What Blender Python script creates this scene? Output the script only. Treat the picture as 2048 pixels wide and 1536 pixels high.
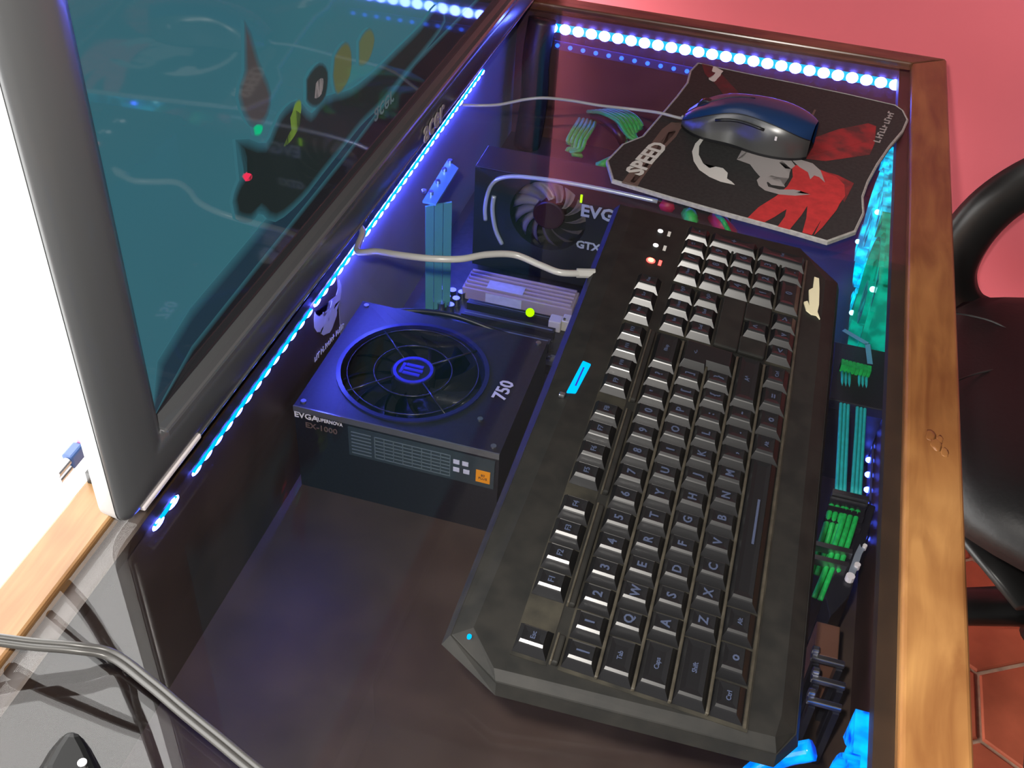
import bpy, bmesh, math, random
from mathutils import Vector, Matrix, Euler

random.seed(7)
for o in list(bpy.data.objects):
    bpy.data.objects.remove(o, do_unlink=True)
scn = bpy.context.scene
COL = scn.collection

# ------------------------------------------------------------------ camera
CAM_P = Vector((-0.0418286, -0.3309137, 0.4927795))
CAM_E = Euler((0.8590939, -0.0514314, 0.2784025), 'XYZ')
FPX = 2209.3464
cam = bpy.data.cameras.new('camera')
cam.sensor_fit = 'HORIZONTAL'
cam.sensor_width = 36.0
cam.lens = FPX * 36.0 / 2048.0
cam.clip_start = 0.01
cam.clip_end = 50
camo = bpy.data.objects.new('camera', cam)
COL.objects.link(camo)
camo.location = CAM_P
camo.rotation_euler = CAM_E
scn.camera = camo
RM = CAM_E.to_matrix()

# ------------------------------------------------------------------ world and lights
world = bpy.data.worlds.new('world')
scn.world = world
world.use_nodes = True
world.node_tree.nodes['Background'].inputs[0].default_value = (0.95, 0.92, 0.9, 1)
world.node_tree.nodes['Background'].inputs[1].default_value = 0.12

fl = bpy.data.lights.new('camera_flash', 'POINT')
fl.energy = 24.0
fl.shadow_soft_size = 0.012
fl.color = (1.0, 0.95, 0.88)
flo = bpy.data.objects.new('camera_flash', fl)
COL.objects.link(flo)
flo.location = CAM_P + RM @ Vector((-0.035, 0.045, 0.01))

vs = scn.view_settings
vs.view_transform = 'Standard'
vs.look = 'None'
vs.exposure = 0.0
vs.gamma = 1.0
vs.use_curve_mapping = False


def at(px, py, z=None, X=None, Y=None):
    """pixel of the 2048x1536 frame -> point on a plane z=, x= or y="""
    d = RM @ Vector(((px - 1024) / FPX, (768 - py) / FPX, -1))
    if z is not None:
        t = (z - CAM_P.z) / d.z
    elif X is not None:
        t = (X - CAM_P.x) / d.x
    else:
        t = (Y - CAM_P.y) / d.y
    return CAM_P + d * t


# ------------------------------------------------------------------ materials
MATS = {}


def mat(name, col, rough=0.5, metal=0.0, spec=0.5, var=0.0, scale=30.0, bump=0.0, col2=None,
        stretch=(1, 1, 1), emis=None, es=0.0, coat=0.0, alpha=1.0):
    if name in MATS:
        return MATS[name]
    m = bpy.data.materials.new(name)
    m.use_nodes = True
    nt = m.node_tree
    b = nt.nodes['Principled BSDF']
    c = (*col, 1)
    b.inputs['Base Color'].default_value = c
    b.inputs['Roughness'].default_value = rough
    b.inputs['Metallic'].default_value = metal
    b.inputs['Specular IOR Level'].default_value = spec
    b.inputs['Coat Weight'].default_value = coat
    b.inputs['Coat Roughness'].default_value = 0.08
    if emis:
        b.inputs['Emission Color'].default_value = (*emis, 1)
        b.inputs['Emission Strength'].default_value = es
    if var or bump or col2:
        tc = nt.nodes.new('ShaderNodeTexCoord')
        mp = nt.nodes.new('ShaderNodeMapping')
        mp.inputs['Scale'].default_value = stretch
        nz = nt.nodes.new('ShaderNodeTexNoise')
        nz.inputs['Scale'].default_value = scale
        nz.inputs['Detail'].default_value = 5
        nt.links.new(tc.outputs['Object'], mp.inputs[0])
        nt.links.new(mp.outputs[0], nz.inputs['Vector'])
        if var or col2:
            mx = nt.nodes.new('ShaderNodeMix')
            mx.data_type = 'RGBA'
            cr = nt.nodes.new('ShaderNodeMapRange')
            cr.inputs[1].default_value = 0.35
            cr.inputs[2].default_value = 0.65
            nt.links.new(nz.outputs[0], cr.inputs[0])
            nt.links.new(cr.outputs[0], mx.inputs[0])
            mx.inputs[6].default_value = c
            if col2:
                mx.inputs[7].default_value = (*col2, 1)
            else:
                mx.inputs[7].default_value = (*[max(0, x * (1 - var)) for x in col], 1)
            nt.links.new(mx.outputs[2], b.inputs['Base Color'])
        if bump:
            bp = nt.nodes.new('ShaderNodeBump')
            bp.inputs['Strength'].default_value = bump
            bp.inputs['Distance'].default_value = 0.001
            nt.links.new(nz.outputs[0], bp.inputs['Height'])
            nt.links.new(bp.outputs[0], b.inputs['Normal'])
    MATS[name] = m
    return m


def emit(name, col, s):
    m = bpy.data.materials.new(name)
    m.use_nodes = True
    nt = m.node_tree
    nt.nodes.clear()
    o = nt.nodes.new('ShaderNodeOutputMaterial')
    e = nt.nodes.new('ShaderNodeEmission')
    e.inputs[0].default_value = (*col, 1)
    e.inputs[1].default_value = s
    nt.links.new(e.outputs[0], o.inputs[0])
    MATS[name] = m
    return m


def glass_mat(name, tint=(1, 1, 1), f0=0.04, rough=0.0):
    """clear pane: mirror reflection by Fresnel (Schlick), straight transmission"""
    m = bpy.data.materials.new(name)
    m.use_nodes = True
    nt = m.node_tree
    nt.nodes.clear()
    out = nt.nodes.new('ShaderNodeOutputMaterial')
    lw = nt.nodes.new('ShaderNodeLayerWeight')
    lw.inputs[0].default_value = 0.5
    pw = nt.nodes.new('ShaderNodeMath'); pw.operation = 'POWER'; pw.inputs[1].default_value = 5
    ml = nt.nodes.new('ShaderNodeMath'); ml.operation = 'MULTIPLY_ADD'
    ml.inputs[1].default_value = 0.3; ml.inputs[2].default_value = f0
    nt.links.new(lw.outputs['Facing'], pw.inputs[0])
    nt.links.new(pw.outputs[0], ml.inputs[0])
    tr = nt.nodes.new('ShaderNodeBsdfTransparent'); tr.inputs[0].default_value = (*tint, 1)
    gl = nt.nodes.new('ShaderNodeBsdfGlossy'); gl.inputs['Roughness'].default_value = rough
    mx = nt.nodes.new('ShaderNodeMixShader')
    nt.links.new(ml.outputs[0], mx.inputs[0])
    nt.links.new(tr.outputs[0], mx.inputs[1])
    nt.links.new(gl.outputs[0], mx.inputs[2])
    nt.links.new(mx.outputs[0], out.inputs[0])
    MATS[name] = m
    return m


def lit_plastic(name, col, e, tr=0.5):
    """clear tinted plastic glowing from the diodes inside it"""
    m = bpy.data.materials.new(name)
    m.use_nodes = True
    nt = m.node_tree
    nt.nodes.clear()
    out = nt.nodes.new('ShaderNodeOutputMaterial')
    b = nt.nodes.new('ShaderNodeBsdfPrincipled')
    b.inputs['Base Color'].default_value = (*col, 1)
    b.inputs['Roughness'].default_value = 0.12
    nz = nt.nodes.new('ShaderNodeTexNoise'); nz.inputs['Scale'].default_value = 85
    tc = nt.nodes.new('ShaderNodeTexCoord')
    nt.links.new(tc.outputs['Object'], nz.inputs['Vector'])
    mr = nt.nodes.new('ShaderNodeMapRange')
    mr.inputs[1].default_value = 0.42; mr.inputs[2].default_value = 0.62
    mr.inputs[3].default_value = 0.05 * e; mr.inputs[4].default_value = 1.6 * e
    nt.links.new(nz.outputs[0], mr.inputs[0])
    b.inputs['Emission Color'].default_value = (*col, 1)
    nt.links.new(mr.outputs[0], b.inputs['Emission Strength'])
    t = nt.nodes.new('ShaderNodeBsdfTransparent'); t.inputs[0].default_value = (*[0.4 + 0.6 * c for c in col], 1)
    mx = nt.nodes.new('ShaderNodeMixShader'); mx.inputs[0].default_value = 1 - tr
    nt.links.new(t.outputs[0], mx.inputs[1])
    nt.links.new(b.outputs[0], mx.inputs[2])
    nt.links.new(mx.outputs[0], out.inputs[0])
    MATS[name] = m
    return m


def wood_mat(name, a, b_, scale, stretch, rough=0.3):
    m = bpy.data.materials.new(name)
    m.use_nodes = True
    nt = m.node_tree
    b = nt.nodes['Principled BSDF']
    tc = nt.nodes.new('ShaderNodeTexCoord')
    mp = nt.nodes.new('ShaderNodeMapping'); mp.inputs['Scale'].default_value = stretch
    nt.links.new(tc.outputs['Object'], mp.inputs[0])
    n1 = nt.nodes.new('ShaderNodeTexNoise'); n1.inputs['Scale'].default_value = scale; n1.inputs['Detail'].default_value = 8
    n1.inputs['Distortion'].default_value = 0.6
    nt.links.new(mp.outputs[0], n1.inputs['Vector'])
    n2 = nt.nodes.new('ShaderNodeTexNoise'); n2.inputs['Scale'].default_value = 14
    nt.links.new(tc.outputs['Object'], n2.inputs['Vector'])
    cr = nt.nodes.new('ShaderNodeValToRGB')
    cr.color_ramp.elements[0].position = 0.3; cr.color_ramp.elements[0].color = (*b_, 1)
    cr.color_ramp.elements[1].position = 0.66; cr.color_ramp.elements[1].color = (*a, 1)
    nt.links.new(n1.outputs[0], cr.inputs[0])
    mx = nt.nodes.new('ShaderNodeMix'); mx.data_type = 'RGBA'; mx.blend_type = 'MULTIPLY'
    mr = nt.nodes.new('ShaderNodeMapRange'); mr.inputs[1].default_value = 0.4; mr.inputs[2].default_value = 0.7
    mr.inputs[3].default_value = 0.0; mr.inputs[4].default_value = 0.6
    nt.links.new(n2.outputs[0], mr.inputs[0])
    nt.links.new(mr.outputs[0], mx.inputs[0])
    nt.links.new(cr.outputs[0], mx.inputs[6])
    mx.inputs[7].default_value = (0.55, 0.42, 0.36, 1)
    nt.links.new(mx.outputs[2], b.inputs['Base Color'])
    b.inputs['Roughness'].default_value = rough
    bp = nt.nodes.new('ShaderNodeBump'); bp.inputs['Strength'].default_value = 0.25; bp.inputs['Distance'].default_value = 0.0006
    nt.links.new(n1.outputs[0], bp.inputs['Height'])
    nt.links.new(bp.outputs[0], b.inputs['Normal'])
    MATS[name] = m
    return m


M = MATS


def worn_varnish(m, y_edge):
    """red-brown varnish, worn off to pale wood towards the near end of the rail"""
    nt = m.node_tree
    b = nt.nodes['Principled BSDF']
    src = b.inputs['Base Color'].links[0].from_socket
    tc = nt.nodes.new('ShaderNodeTexCoord')
    sx = nt.nodes.new('ShaderNodeSeparateXYZ')
    nz = nt.nodes.new('ShaderNodeTexNoise'); nz.inputs['Scale'].default_value = 18
    nt.links.new(tc.outputs['Object'], sx.inputs[0]); nt.links.new(tc.outputs['Object'], nz.inputs['Vector'])
    ma = nt.nodes.new('ShaderNodeMath'); ma.operation = 'MULTIPLY_ADD'; ma.inputs[1].default_value = 0.22
    nt.links.new(nz.outputs[0], ma.inputs[0]); nt.links.new(sx.outputs['Y'], ma.inputs[2])
    mr = nt.nodes.new('ShaderNodeMapRange')
    mr.inputs[1].default_value = y_edge - 0.04; mr.inputs[2].default_value = y_edge + 0.12
    nt.links.new(ma.outputs[0], mr.inputs[0])
    mx = nt.nodes.new('ShaderNodeMix'); mx.data_type = 'RGBA'; mx.blend_type = 'MULTIPLY'
    nt.links.new(mr.outputs[0], mx.inputs[0]); nt.links.new(src, mx.inputs[6])
    mx.inputs[7].default_value = (0.60, 0.48, 0.42, 1)
    nt.links.new(mx.outputs[2], b.inputs['Base Color'])


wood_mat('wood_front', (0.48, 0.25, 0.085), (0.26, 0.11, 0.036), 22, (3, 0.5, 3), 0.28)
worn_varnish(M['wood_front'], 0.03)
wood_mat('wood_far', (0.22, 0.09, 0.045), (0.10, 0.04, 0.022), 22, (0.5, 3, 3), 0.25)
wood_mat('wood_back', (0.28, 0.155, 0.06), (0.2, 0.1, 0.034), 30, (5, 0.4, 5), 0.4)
wood_mat('wood_inner', (0.085, 0.036, 0.034), (0.05, 0.022, 0.024), 16, (1, 1, 1), 0.5)
wood_mat('wood_inner_dark', (0.058, 0.038, 0.03), (0.038, 0.025, 0.02), 16, (1, 1, 1), 0.45)
mat('panel_grey', (0.26, 0.25, 0.34), 0.5, var=0.15, scale=8)  # bluish and paler: the LED glow on the back wall put into its colour
mat('ledge', (0.035, 0.018, 0.009), 0.5, var=0.4)
mat('pink_paint', (0.93, 0.19, 0.235), 0.75, var=0.08, scale=3, bump=0.1)
mat('umber_paint', (0.07, 0.06, 0.055), 0.8, var=0.1, scale=3)  # paint of the unseen band, chosen dark to calm reflections
mat('white_paint', (0.8, 0.79, 0.77), 0.8, var=0.05, scale=4)
glass_mat('table_glass', (0.98, 0.985, 0.985), 0.030)
mat('black_plastic', (0.012, 0.012, 0.013), 0.35, var=0.3, scale=200, bump=0.05)
mat('key_plastic', (0.008, 0.008, 0.009), 0.3, spec=0.55)
mat('kb_deck', (0.012, 0.0115, 0.01), 0.6, spec=0.25, col2=(0.038, 0.034, 0.025), scale=60, bump=0.1)
mat('kb_body', (0.012, 0.012, 0.0112), 0.55, spec=0.2, col2=(0.019, 0.018, 0.016), scale=70, bump=0.12)
mat('kb_skirt', (0.05, 0.052, 0.053), 0.33, var=0.3, scale=50, spec=0.6)
mat('kb_ridge', (0.06, 0.052, 0.038), 0.4, var=0.4, scale=150)
mat('legend', (0.04, 0.052, 0.095), 0.6)
mat('cream_badge', (0.75, 0.68, 0.45), 0.5)
emit('led_red', (1.0, 0.06, 0.05), 5)
emit('led_red_hot', (1.0, 0.5, 0.25), 3)
emit('led_white', (1, 0.96, 0.96), 1.1)
emit('badge_blue', (0.0, 0.45, 1.0), 1.5)
emit('led_blue', (0.08, 0.12, 1.0), 50)
emit('led_back', (0.07, 0.09, 1.0), 260)
emit('led_front', (0.05, 0.10, 1.0), 30)
emit('led_blue_dim', (0.02, 0.10, 1.0), 3.5)
emit('led_tape_glow', (0.0, 0.42, 1.0), 1.7)
emit('led_green', (0.4, 1.0, 0.0), 1.6)
mat('led_tape', (0.05, 0.05, 0.16), 0.5)
mat('pad_cloth', (0.028, 0.026, 0.025), 0.75, var=0.35, scale=300, bump=0.15)
mat('pad_edge', (0.42, 0.40, 0.37), 0.6, var=0.25, scale=300, bump=0.2)
mat('print_white', (0.72, 0.68, 0.64), 0.7)
mat('print_grey', (0.36, 0.32, 0.31), 0.7)
mat('print_red', (0.62, 0.035, 0.035), 0.7, var=0.25, scale=120)
mat('print_red_dark', (0.36, 0.022, 0.024), 0.7, col2=(0.10, 0.022, 0.022), scale=60)
mat('print_red_deep', (0.14, 0.016, 0.02), 0.7, col2=(0.045, 0.02, 0.02), scale=60)
mat('print_bronze', (0.13, 0.085, 0.07), 0.6)
mat('mouse_top', (0.008, 0.03, 0.10), 0.28)
mat('mouse_side', (0.10, 0.10, 0.10), 0.3, metal=0.5)
mat('speaker_black', (0.004, 0.004, 0.004), 0.35, spec=0.15)
mat('mouse_rim', (0.01, 0.01, 0.012), 0.4)
mat('cable_grey', (0.055, 0.053, 0.05), 0.35)
mat('cable_pale', (0.38, 0.37, 0.35), 0.28)
mat('cable_black', (0.01, 0.01, 0.012), 0.4)
mat('bezel', (0.07, 0.073, 0.077), 0.3, coat=0.15)
mat('bezel_side', (0.34, 0.335, 0.33), 0.4)
mat('bezel_lip', (0.2, 0.2, 0.21), 0.22, metal=0.6)
mat('silver', (0.62, 0.62, 0.64), 0.28, metal=0.9)
mat('trim_white', (0.8, 0.74, 0.75), 0.3)
mat('slate_metal', (0.3, 0.34, 0.42), 0.4, metal=0.3)
mat('steel', (0.5, 0.5, 0.52), 0.3, metal=1.0)
mat('psu_shell', (0.012, 0.012, 0.018), 0.45, var=0.3, scale=400, bump=0.08)
mat('psu_label', (0.03, 0.042, 0.05), 0.5)
mat('psu_print', (0.11, 0.14, 0.16), 0.6)
mat('print_pale', (0.5, 0.5, 0.62), 0.6)
mat('fan_dark', (0.012, 0.012, 0.018), 0.25)
mat('fan_ring', (0.012, 0.012, 0.08), 0.3)
mat('emblem_blue', (0.03, 0.03, 0.42), 0.35, emis=(0.01, 0.01, 0.5), es=0.15)  # blue light on the emblem painted in as colour and faint glow
mat('orange_label', (0.75, 0.27, 0.01), 0.5)
mat('gpu_shroud', (0.016, 0.02, 0.02), 0.3)
mat('gpu_top', (0.014, 0.014, 0.022), 0.4)
mat('gpu_blade', (0.3, 0.27, 0.27), 0.3)
mat('gpu_hub', (0.035, 0.012, 0.016), 0.3)
mat('gpu_trim', (0.6, 0.68, 0.7), 0.25, metal=0.4)
mat('pcb', (0.01, 0.011, 0.012), 0.4, col2=(0.03, 0.03, 0.03), scale=160, bump=0.3)
mat('heatsink', (0.42, 0.34, 0.37), 0.42, metal=0.2)
mat('label_pale', (0.55, 0.57, 0.68), 0.6, var=0.15, scale=200)
mat('white_conn', (0.55, 0.52, 0.47), 0.5)
mat('chip', (0.02, 0.02, 0.022), 0.3)
mat('slot_metal', (0.12, 0.42, 0.36), 0.4, metal=0.25)  # plain metal, its teal light put into the colour
mat('slot_flange', (0.16, 0.42, 0.62), 0.35, metal=0.3)  # metal tinted cyan for the blue light falling on it
mat('cable_green', (0.01, 0.5, 0.09), 0.5, var=0.35, scale=300)
mat('cable_teal', (0.02, 0.5, 0.5), 0.5, var=0.2, scale=200)  # green cable with the blue light on it put into the colour
mat('cable_red', (0.35, 0.015, 0.05), 0.5)
mat('brown_card', (0.12, 0.05, 0.03), 0.6)
mat('leather', (0.008, 0.008, 0.009), 0.5, bump=0.25, scale=220, var=0.2)
mat('seam', (0.05, 0.05, 0.05), 0.5)
mat('chair_plastic', (0.012, 0.012, 0.012), 0.35)
mat('terracotta', (0.55, 0.13, 0.065), 0.55, var=0.3, scale=14, bump=0.15)
mat('grout', (0.6, 0.42, 0.3), 0.85, var=0.3, scale=60)
mat('blue_shell', (0.03, 0.07, 0.2), 0.4)
mat('pink_shell', (0.75, 0.2, 0.35), 0.4)
lit_plastic('fan_cyan', (0.0, 0.66, 0.85), 0.75, 0.2)
lit_plastic('fan_green', (0.0, 0.5, 0.34), 0.3, 0.3)
lit_plastic('fan_blue', (0.0, 0.33, 1.0), 0.8, 0.25)

# ------------------------------------------------------------------ mesh helpers


def obj(name, bm, material, parent=None, smooth=False, origin=None, bevel=0.0, bseg=2):
    """one bmesh -> one mesh object; origin: subtract (for verts given in world space)"""
    if origin is not None:
        o3 = Vector(origin)
        for v in bm.verts:
            v.co -= o3
    me = bpy.data.meshes.new(name)
    bmesh.ops.recalc_face_normals(bm, faces=bm.faces)
    bm.to_mesh(me)
    bm.free()
    if isinstance(material, (list, tuple)):
        for mm in material:
            me.materials.append(M[mm])
    elif material:
        me.materials.append(M[material])
    if smooth:
        for p in me.polygons:
            p.use_smooth = True
    o = bpy.data.objects.new(name, me)
    COL.objects.link(o)
    if parent:
        o.parent = parent
    if bevel:
        b = o.modifiers.new('bevel', 'BEVEL')
        b.width = bevel
        b.segments = bseg
        b.limit_method = 'ANGLE'
        b.angle_limit = 0.6
    return o


def inst(name, src, parent, loc=None, rot=None, scale=None):
    o = bpy.data.objects.new(name, src.data)
    COL.objects.link(o)
    o.parent = parent
    if loc is not None:
        o.location = loc
    if rot is not None:
        o.rotation_euler = rot
    if scale is not None:
        o.scale = scale
    return o


def tag(o, label, cat, group=None):
    o['label'] = label
    o['category'] = cat
    if group:
        o['group'] = group
    return o


def thing(name, label, cat, loc=(0, 0, 0), rot=(0, 0, 0), group=None):
    o = bpy.data.objects.new(name, None)
    o.empty_display_size = 0.02
    COL.objects.link(o)
    o.location = loc
    o.rotation_euler = rot
    return tag(o, label, cat, group)


def struct(o):
    o['kind'] = 'structure'
    return o


def box(bm, x0, x1, y0, y1, z0, z1):
    vs_ = [bm.verts.new((x, y, z)) for z in (z0, z1) for y in (y0, y1) for x in (x0, x1)]
    for f in ((0, 2, 3, 1), (4, 5, 7, 6), (0, 1, 5, 4), (2, 6, 7, 3), (0, 4, 6, 2), (1, 3, 7, 5)):
        bm.faces.new([vs_[i] for i in f])
    return bm


def bx(*a):
    return box(bmesh.new(), *a)


def prism(bm, pts, z0, z1, top=None):
    """extruded polygon; pts xy; top: optional other outline for the upper ring"""
    n = len(pts)
    top = top or pts
    a = [bm.verts.new((p[0], p[1], z0)) for p in pts]
    b = [bm.verts.new((p[0], p[1], z1)) for p in top]
    bm.faces.new(b)
    bm.faces.new(a[::-1])
    for i in range(n):
        j = (i + 1) % n
        bm.faces.new((a[i], a[j], b[j], b[i]))
    return bm


def frame_mat(o, r, u):
    r = Vector(r).normalized()
    u = Vector(u)
    u = (u - r * u.dot(r)).normalized()
    n = r.cross(u)
    m = Matrix((r, u, n)).transposed().to_4x4()
    m.translation = Vector(o)
    return m


def xf(bm, m):
    bmesh.ops.transform(bm, matrix=m, verts=bm.verts)
    return bm


def cyl(bm, c, r, h, axis='z', seg=24, r2=None, cap=True):
    """cylinder from c along +axis for h"""
    r2 = r if r2 is None else r2
    ring = []
    for k, (rr, t) in enumerate(((r, 0), (r2, h))):
        vsr = []
        for i in range(seg):
            a = 2 * math.pi * i / seg
            p = (rr * math.cos(a), rr * math.sin(a), t)
            if axis == 'x':
                p = (p[2], p[0], p[1])
            elif axis == 'y':
                p = (p[1], p[2], p[0])
            vsr.append(bm.verts.new((c[0] + p[0], c[1] + p[1], c[2] + p[2])))
        ring.append(vsr)
    for i in range(seg):
        j = (i + 1) % seg
        bm.faces.new((ring[0][i], ring[0][j], ring[1][j], ring[1][i]))
    if cap:
        bm.faces.new(ring[1])
        bm.faces.new(ring[0][::-1])
    return bm


def annulus(bm, r0, r1, z0, z1, seg=40, c=(0, 0)):
    R_ = []
    for (r, z) in ((r0, z0), (r1, z0), (r1, z1), (r0, z1)):
        R_.append([bm.verts.new((c[0] + r * math.cos(2 * math.pi * i / seg), c[1] + r * math.sin(2 * math.pi * i / seg), z)) for i in range(seg)])
    for k in range(4):
        a, b = R_[k], R_[(k + 1) % 4]
        for i in range(seg):
            j = (i + 1) % seg
            bm.faces.new((a[i], a[j], b[j], b[i]))
    return bm


def torus(bm, R_, r, z=0, seg=40, s2=8, c=(0, 0)):
    rings = []
    for i in range(seg):
        a = 2 * math.pi * i / seg
        rings.append([bm.verts.new((c[0] + (R_ + r * math.cos(2 * math.pi * k / s2)) * math.cos(a),
                                    c[1] + (R_ + r * math.cos(2 * math.pi * k / s2)) * math.sin(a),
                                    z + r * math.sin(2 * math.pi * k / s2))) for k in range(s2)])
    for i in range(seg):
        a, b = rings[i], rings[(i + 1) % seg]
        for k in range(s2):
            l = (k + 1) % s2
            bm.faces.new((a[k], b[k], b[l], a[l]))
    return bm


def catmull(pts, n=8):
    pts = [Vector(p) for p in pts]
    P = [pts[0] * 2 - pts[1]] + pts + [pts[-1] * 2 - pts[-2]]
    out = []
    for i in range(1, len(P) - 2):
        p0, p1, p2, p3 = P[i - 1:i + 3]
        for k in range(n):
            t = k / n
            out.append(0.5 * ((2 * p1) + (p2 - p0) * t + (2 * p0 - 5 * p1 + 4 * p2 - p3) * t * t + (3 * p1 - p0 - 3 * p2 + p3) * t ** 3))
    out.append(pts[-1])
    return out


def tube(bm, pts, r, seg=10, flat=1.0, up=Vector((0, 0, 1))):
    """swept tube through pts (already smooth); flat<1 squashes it along 'up'"""
    pts = [Vector(p) for p in pts]
    rings = []
    for i, p in enumerate(pts):
        t = (pts[min(i + 1, len(pts) - 1)] - pts[max(i - 1, 0)]).normalized()
        s = t.cross(up)
        if s.length < 1e-4:
            s = t.cross(Vector((1, 0, 0)))
        s.normalize()
        u = s.cross(t)
        rr = r[i] if isinstance(r, (list, tuple)) else r
        rings.append([bm.verts.new(p + s * rr * math.cos(2 * math.pi * k / seg) + u * rr * flat * math.sin(2 * math.pi * k / seg)) for k in range(seg)])
    for a, b in zip(rings[:-1], rings[1:]):
        for k in range(seg):
            l = (k + 1) % seg
            bm.faces.new((a[k], a[l], b[l], b[k]))
    bm.faces.new(rings[0][::-1])
    bm.faces.new(rings[-1])
    return bm


TXT = {}


def text_bm(s, size=0.005, depth=0.0002, bold=0.0):
    """text as a bmesh in its own xy plane, centred"""
    key = (s, bold)
    if key not in TXT:
        cu = bpy.data.curves.new('t', 'FONT')
        cu.body = s
        cu.size = 1
        cu.offset = bold
        cu.extrude = 0.02
        cu.resolution_u = 2
        cu.align_x = 'CENTER'
        cu.align_y = 'CENTER'
        ob = bpy.data.objects.new('t', cu)
        me = bpy.data.meshes.new_from_object(ob)
        bpy.data.objects.remove(ob)
        bpy.data.curves.remove(cu)
        TXT[key] = me
    bm = bmesh.new()
    bm.from_mesh(TXT[key])
    for v in bm.verts:
        v.co = Vector((v.co.x * size, v.co.y * size, v.co.z / 0.02 * depth / 2))
    return bm


def text(name, s, size, o, r, u, material, parent=None, bold=0.0, origin=None, depth=0.0003, sx=1.0):
    bm = text_bm(s, size, depth, bold)
    if sx != 1.0:
        for v in bm.verts:
            v.co.x *= sx
    xf(bm, frame_mat(o, r, u))
    return obj(name, bm, material, parent, origin=origin)


def decal(name, pts, n_off, material, parent, origin=None, thick=0.0003):
    """thin flat print from a list of coplanar 3d points, proud along n_off (unit normal)"""
    n = Vector(n_off)
    bm = bmesh.new()
    pts = [Vector(p) for p in pts]
    a = [bm.verts.new(p) for p in pts]
    b = [bm.verts.new(p + n * thick) for p in pts]
    bm.faces.new(a[::-1])
    bm.faces.new(b)
    for i in range(len(a)):
        j = (i + 1) % len(a)
        bm.faces.new((a[i], a[j], b[j], b[i]))
    bmesh.ops.triangulate(bm, faces=[f for f in bm.faces if len(f.verts) > 4])
    return obj(name, bm, material, parent, origin=origin)


def marks(name, a, b, up, h, words, material, parent, origin, lift):
    """a line of lettering too small to read: letter sized strokes grouped in words along a-b"""
    a, b, up = Vector(a), Vector(b), Vector(up)
    L = (b - a).length
    m = frame_mat(a, b - a, up)
    bm = bmesh.new()
    for w0, w1, n_ in words:
        st = (w1 - w0) / n_
        for k in range(n_):
            x0_ = (w0 + st * k) * L
            hh = h * random.choice((0.8, 1.0, 1.0))
            box(bm, x0_ + st * L * 0.08, x0_ + st * L * 0.34, -h / 2, -h / 2 + hh, 0, lift)
            yb = random.choice((-h / 2, -h * 0.1, h * 0.28))
            box(bm, x0_ + st * L * 0.34, x0_ + st * L * 0.86, yb, yb + h * 0.22, 0, lift)
    xf(bm, m)
    return obj(name, bm, material, parent, origin=origin)


# ------------------------------------------------------------------ the room
FLZ = -0.76
WALL_Y = 1.06
w = obj('wall_far', bx(-0.9, 3.0, WALL_Y, WALL_Y + 0.1, FLZ, 0.36), 'pink_paint'); struct(w)
obj('upper_band', bx(-0.9, 3.0, WALL_Y, WALL_Y + 0.1, 0.36, 1.9), 'umber_paint', w)  # unseen dark band added so key tops and glass reflect less pink
# tiled floor: grout bed with hexagonal tiles
fl_o = obj('floor', bx(-0.9, 3.0, -1.6, WALL_Y, FLZ - 0.05, FLZ - 0.004), 'grout'); struct(fl_o)
HE = 0.107
PITCH = HE * math.sqrt(3)
bm = bmesh.new()
hexp = [((HE - 0.004) * math.sin(math.pi / 3 * k), (HE - 0.004) * math.cos(math.pi / 3 * k)) for k in range(6)]
hexq = [(a * 0.975, b * 0.975) for a, b in hexp]
prism(bm, hexp, -0.004, -0.0012)
for f in list(bm.faces):
    if f.normal.z > 0.9:
        bm.faces.remove(f)
prism(bm, hexp, -0.0012, 0.0, hexq)
h0 = obj('tile', bm, 'terracotta', fl_o)
first = True
# one tile edge runs from about (0.387,0.715) to (0.393,0.608): tile centres lie half a pitch either side
cx0, cy0 = 0.39 - PITCH / 2, 0.6615
for r in range(-4, 5):
    for c in range(-2, 6):
        x = cx0 + c * PITCH + (PITCH / 2 if r % 2 else 0)
        y = cy0 + r * HE * 1.5
        if y > WALL_Y + HE * 0.6 or y < -0.2 or x > 1.3 or x < 0.0:
            continue
        if first:
            h0.location = (x, y, FLZ)
            first = False
        else:
            t = inst('tile', h0, fl_o, (x, y, FLZ), (0, 0, math.pi / 3 * random.randint(0, 5)))

# bright window wall behind the desk: a tall window full of daylight
emit('daylight', (1.0, 0.985, 0.96), 7.0)
wx = -0.56
w = obj('wall_back', bx(wx - 0.12, wx - 0.1, -1.6, WALL_Y, FLZ, 1.9), 'white_paint'); struct(w)
w1 = obj('window_1', bx(wx - 0.06, wx - 0.05, -1.2, 0.92, -0.62, 1.3), 'daylight'); struct(w1)
fr = bmesh.new()
for a in (-1.24, -0.62, 0.9):
    box(fr, wx - 0.1, wx - 0.02, a, a + 0.05, -0.66, 1.34)
for z in (-0.66, 1.3):
    box(fr, wx - 0.1, wx - 0.021, -1.24, 0.95, z, z + 0.05)
obj('window_frame', fr, 'white_paint', w1)

# ------------------------------------------------------------------ the desk that holds the computer
DX0, DX1, DY0, DY1 = -0.392, 0.124, -0.42, 0.898
GX0, GX1, GY0, GY1 = -0.362, 0.087, -0.39, 0.872
BZ = -0.16       # inner floor
desk = thing('computer_desk', 'wooden desk with a deep glass covered case lit blue inside', 'desk', (-0.13, 0.25, FLZ))
O = desk.location
RT = 0.003


def dpart(name, bm, m, **k):
    return obj(name, bm, m, desk, origin=O, **k)


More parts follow.
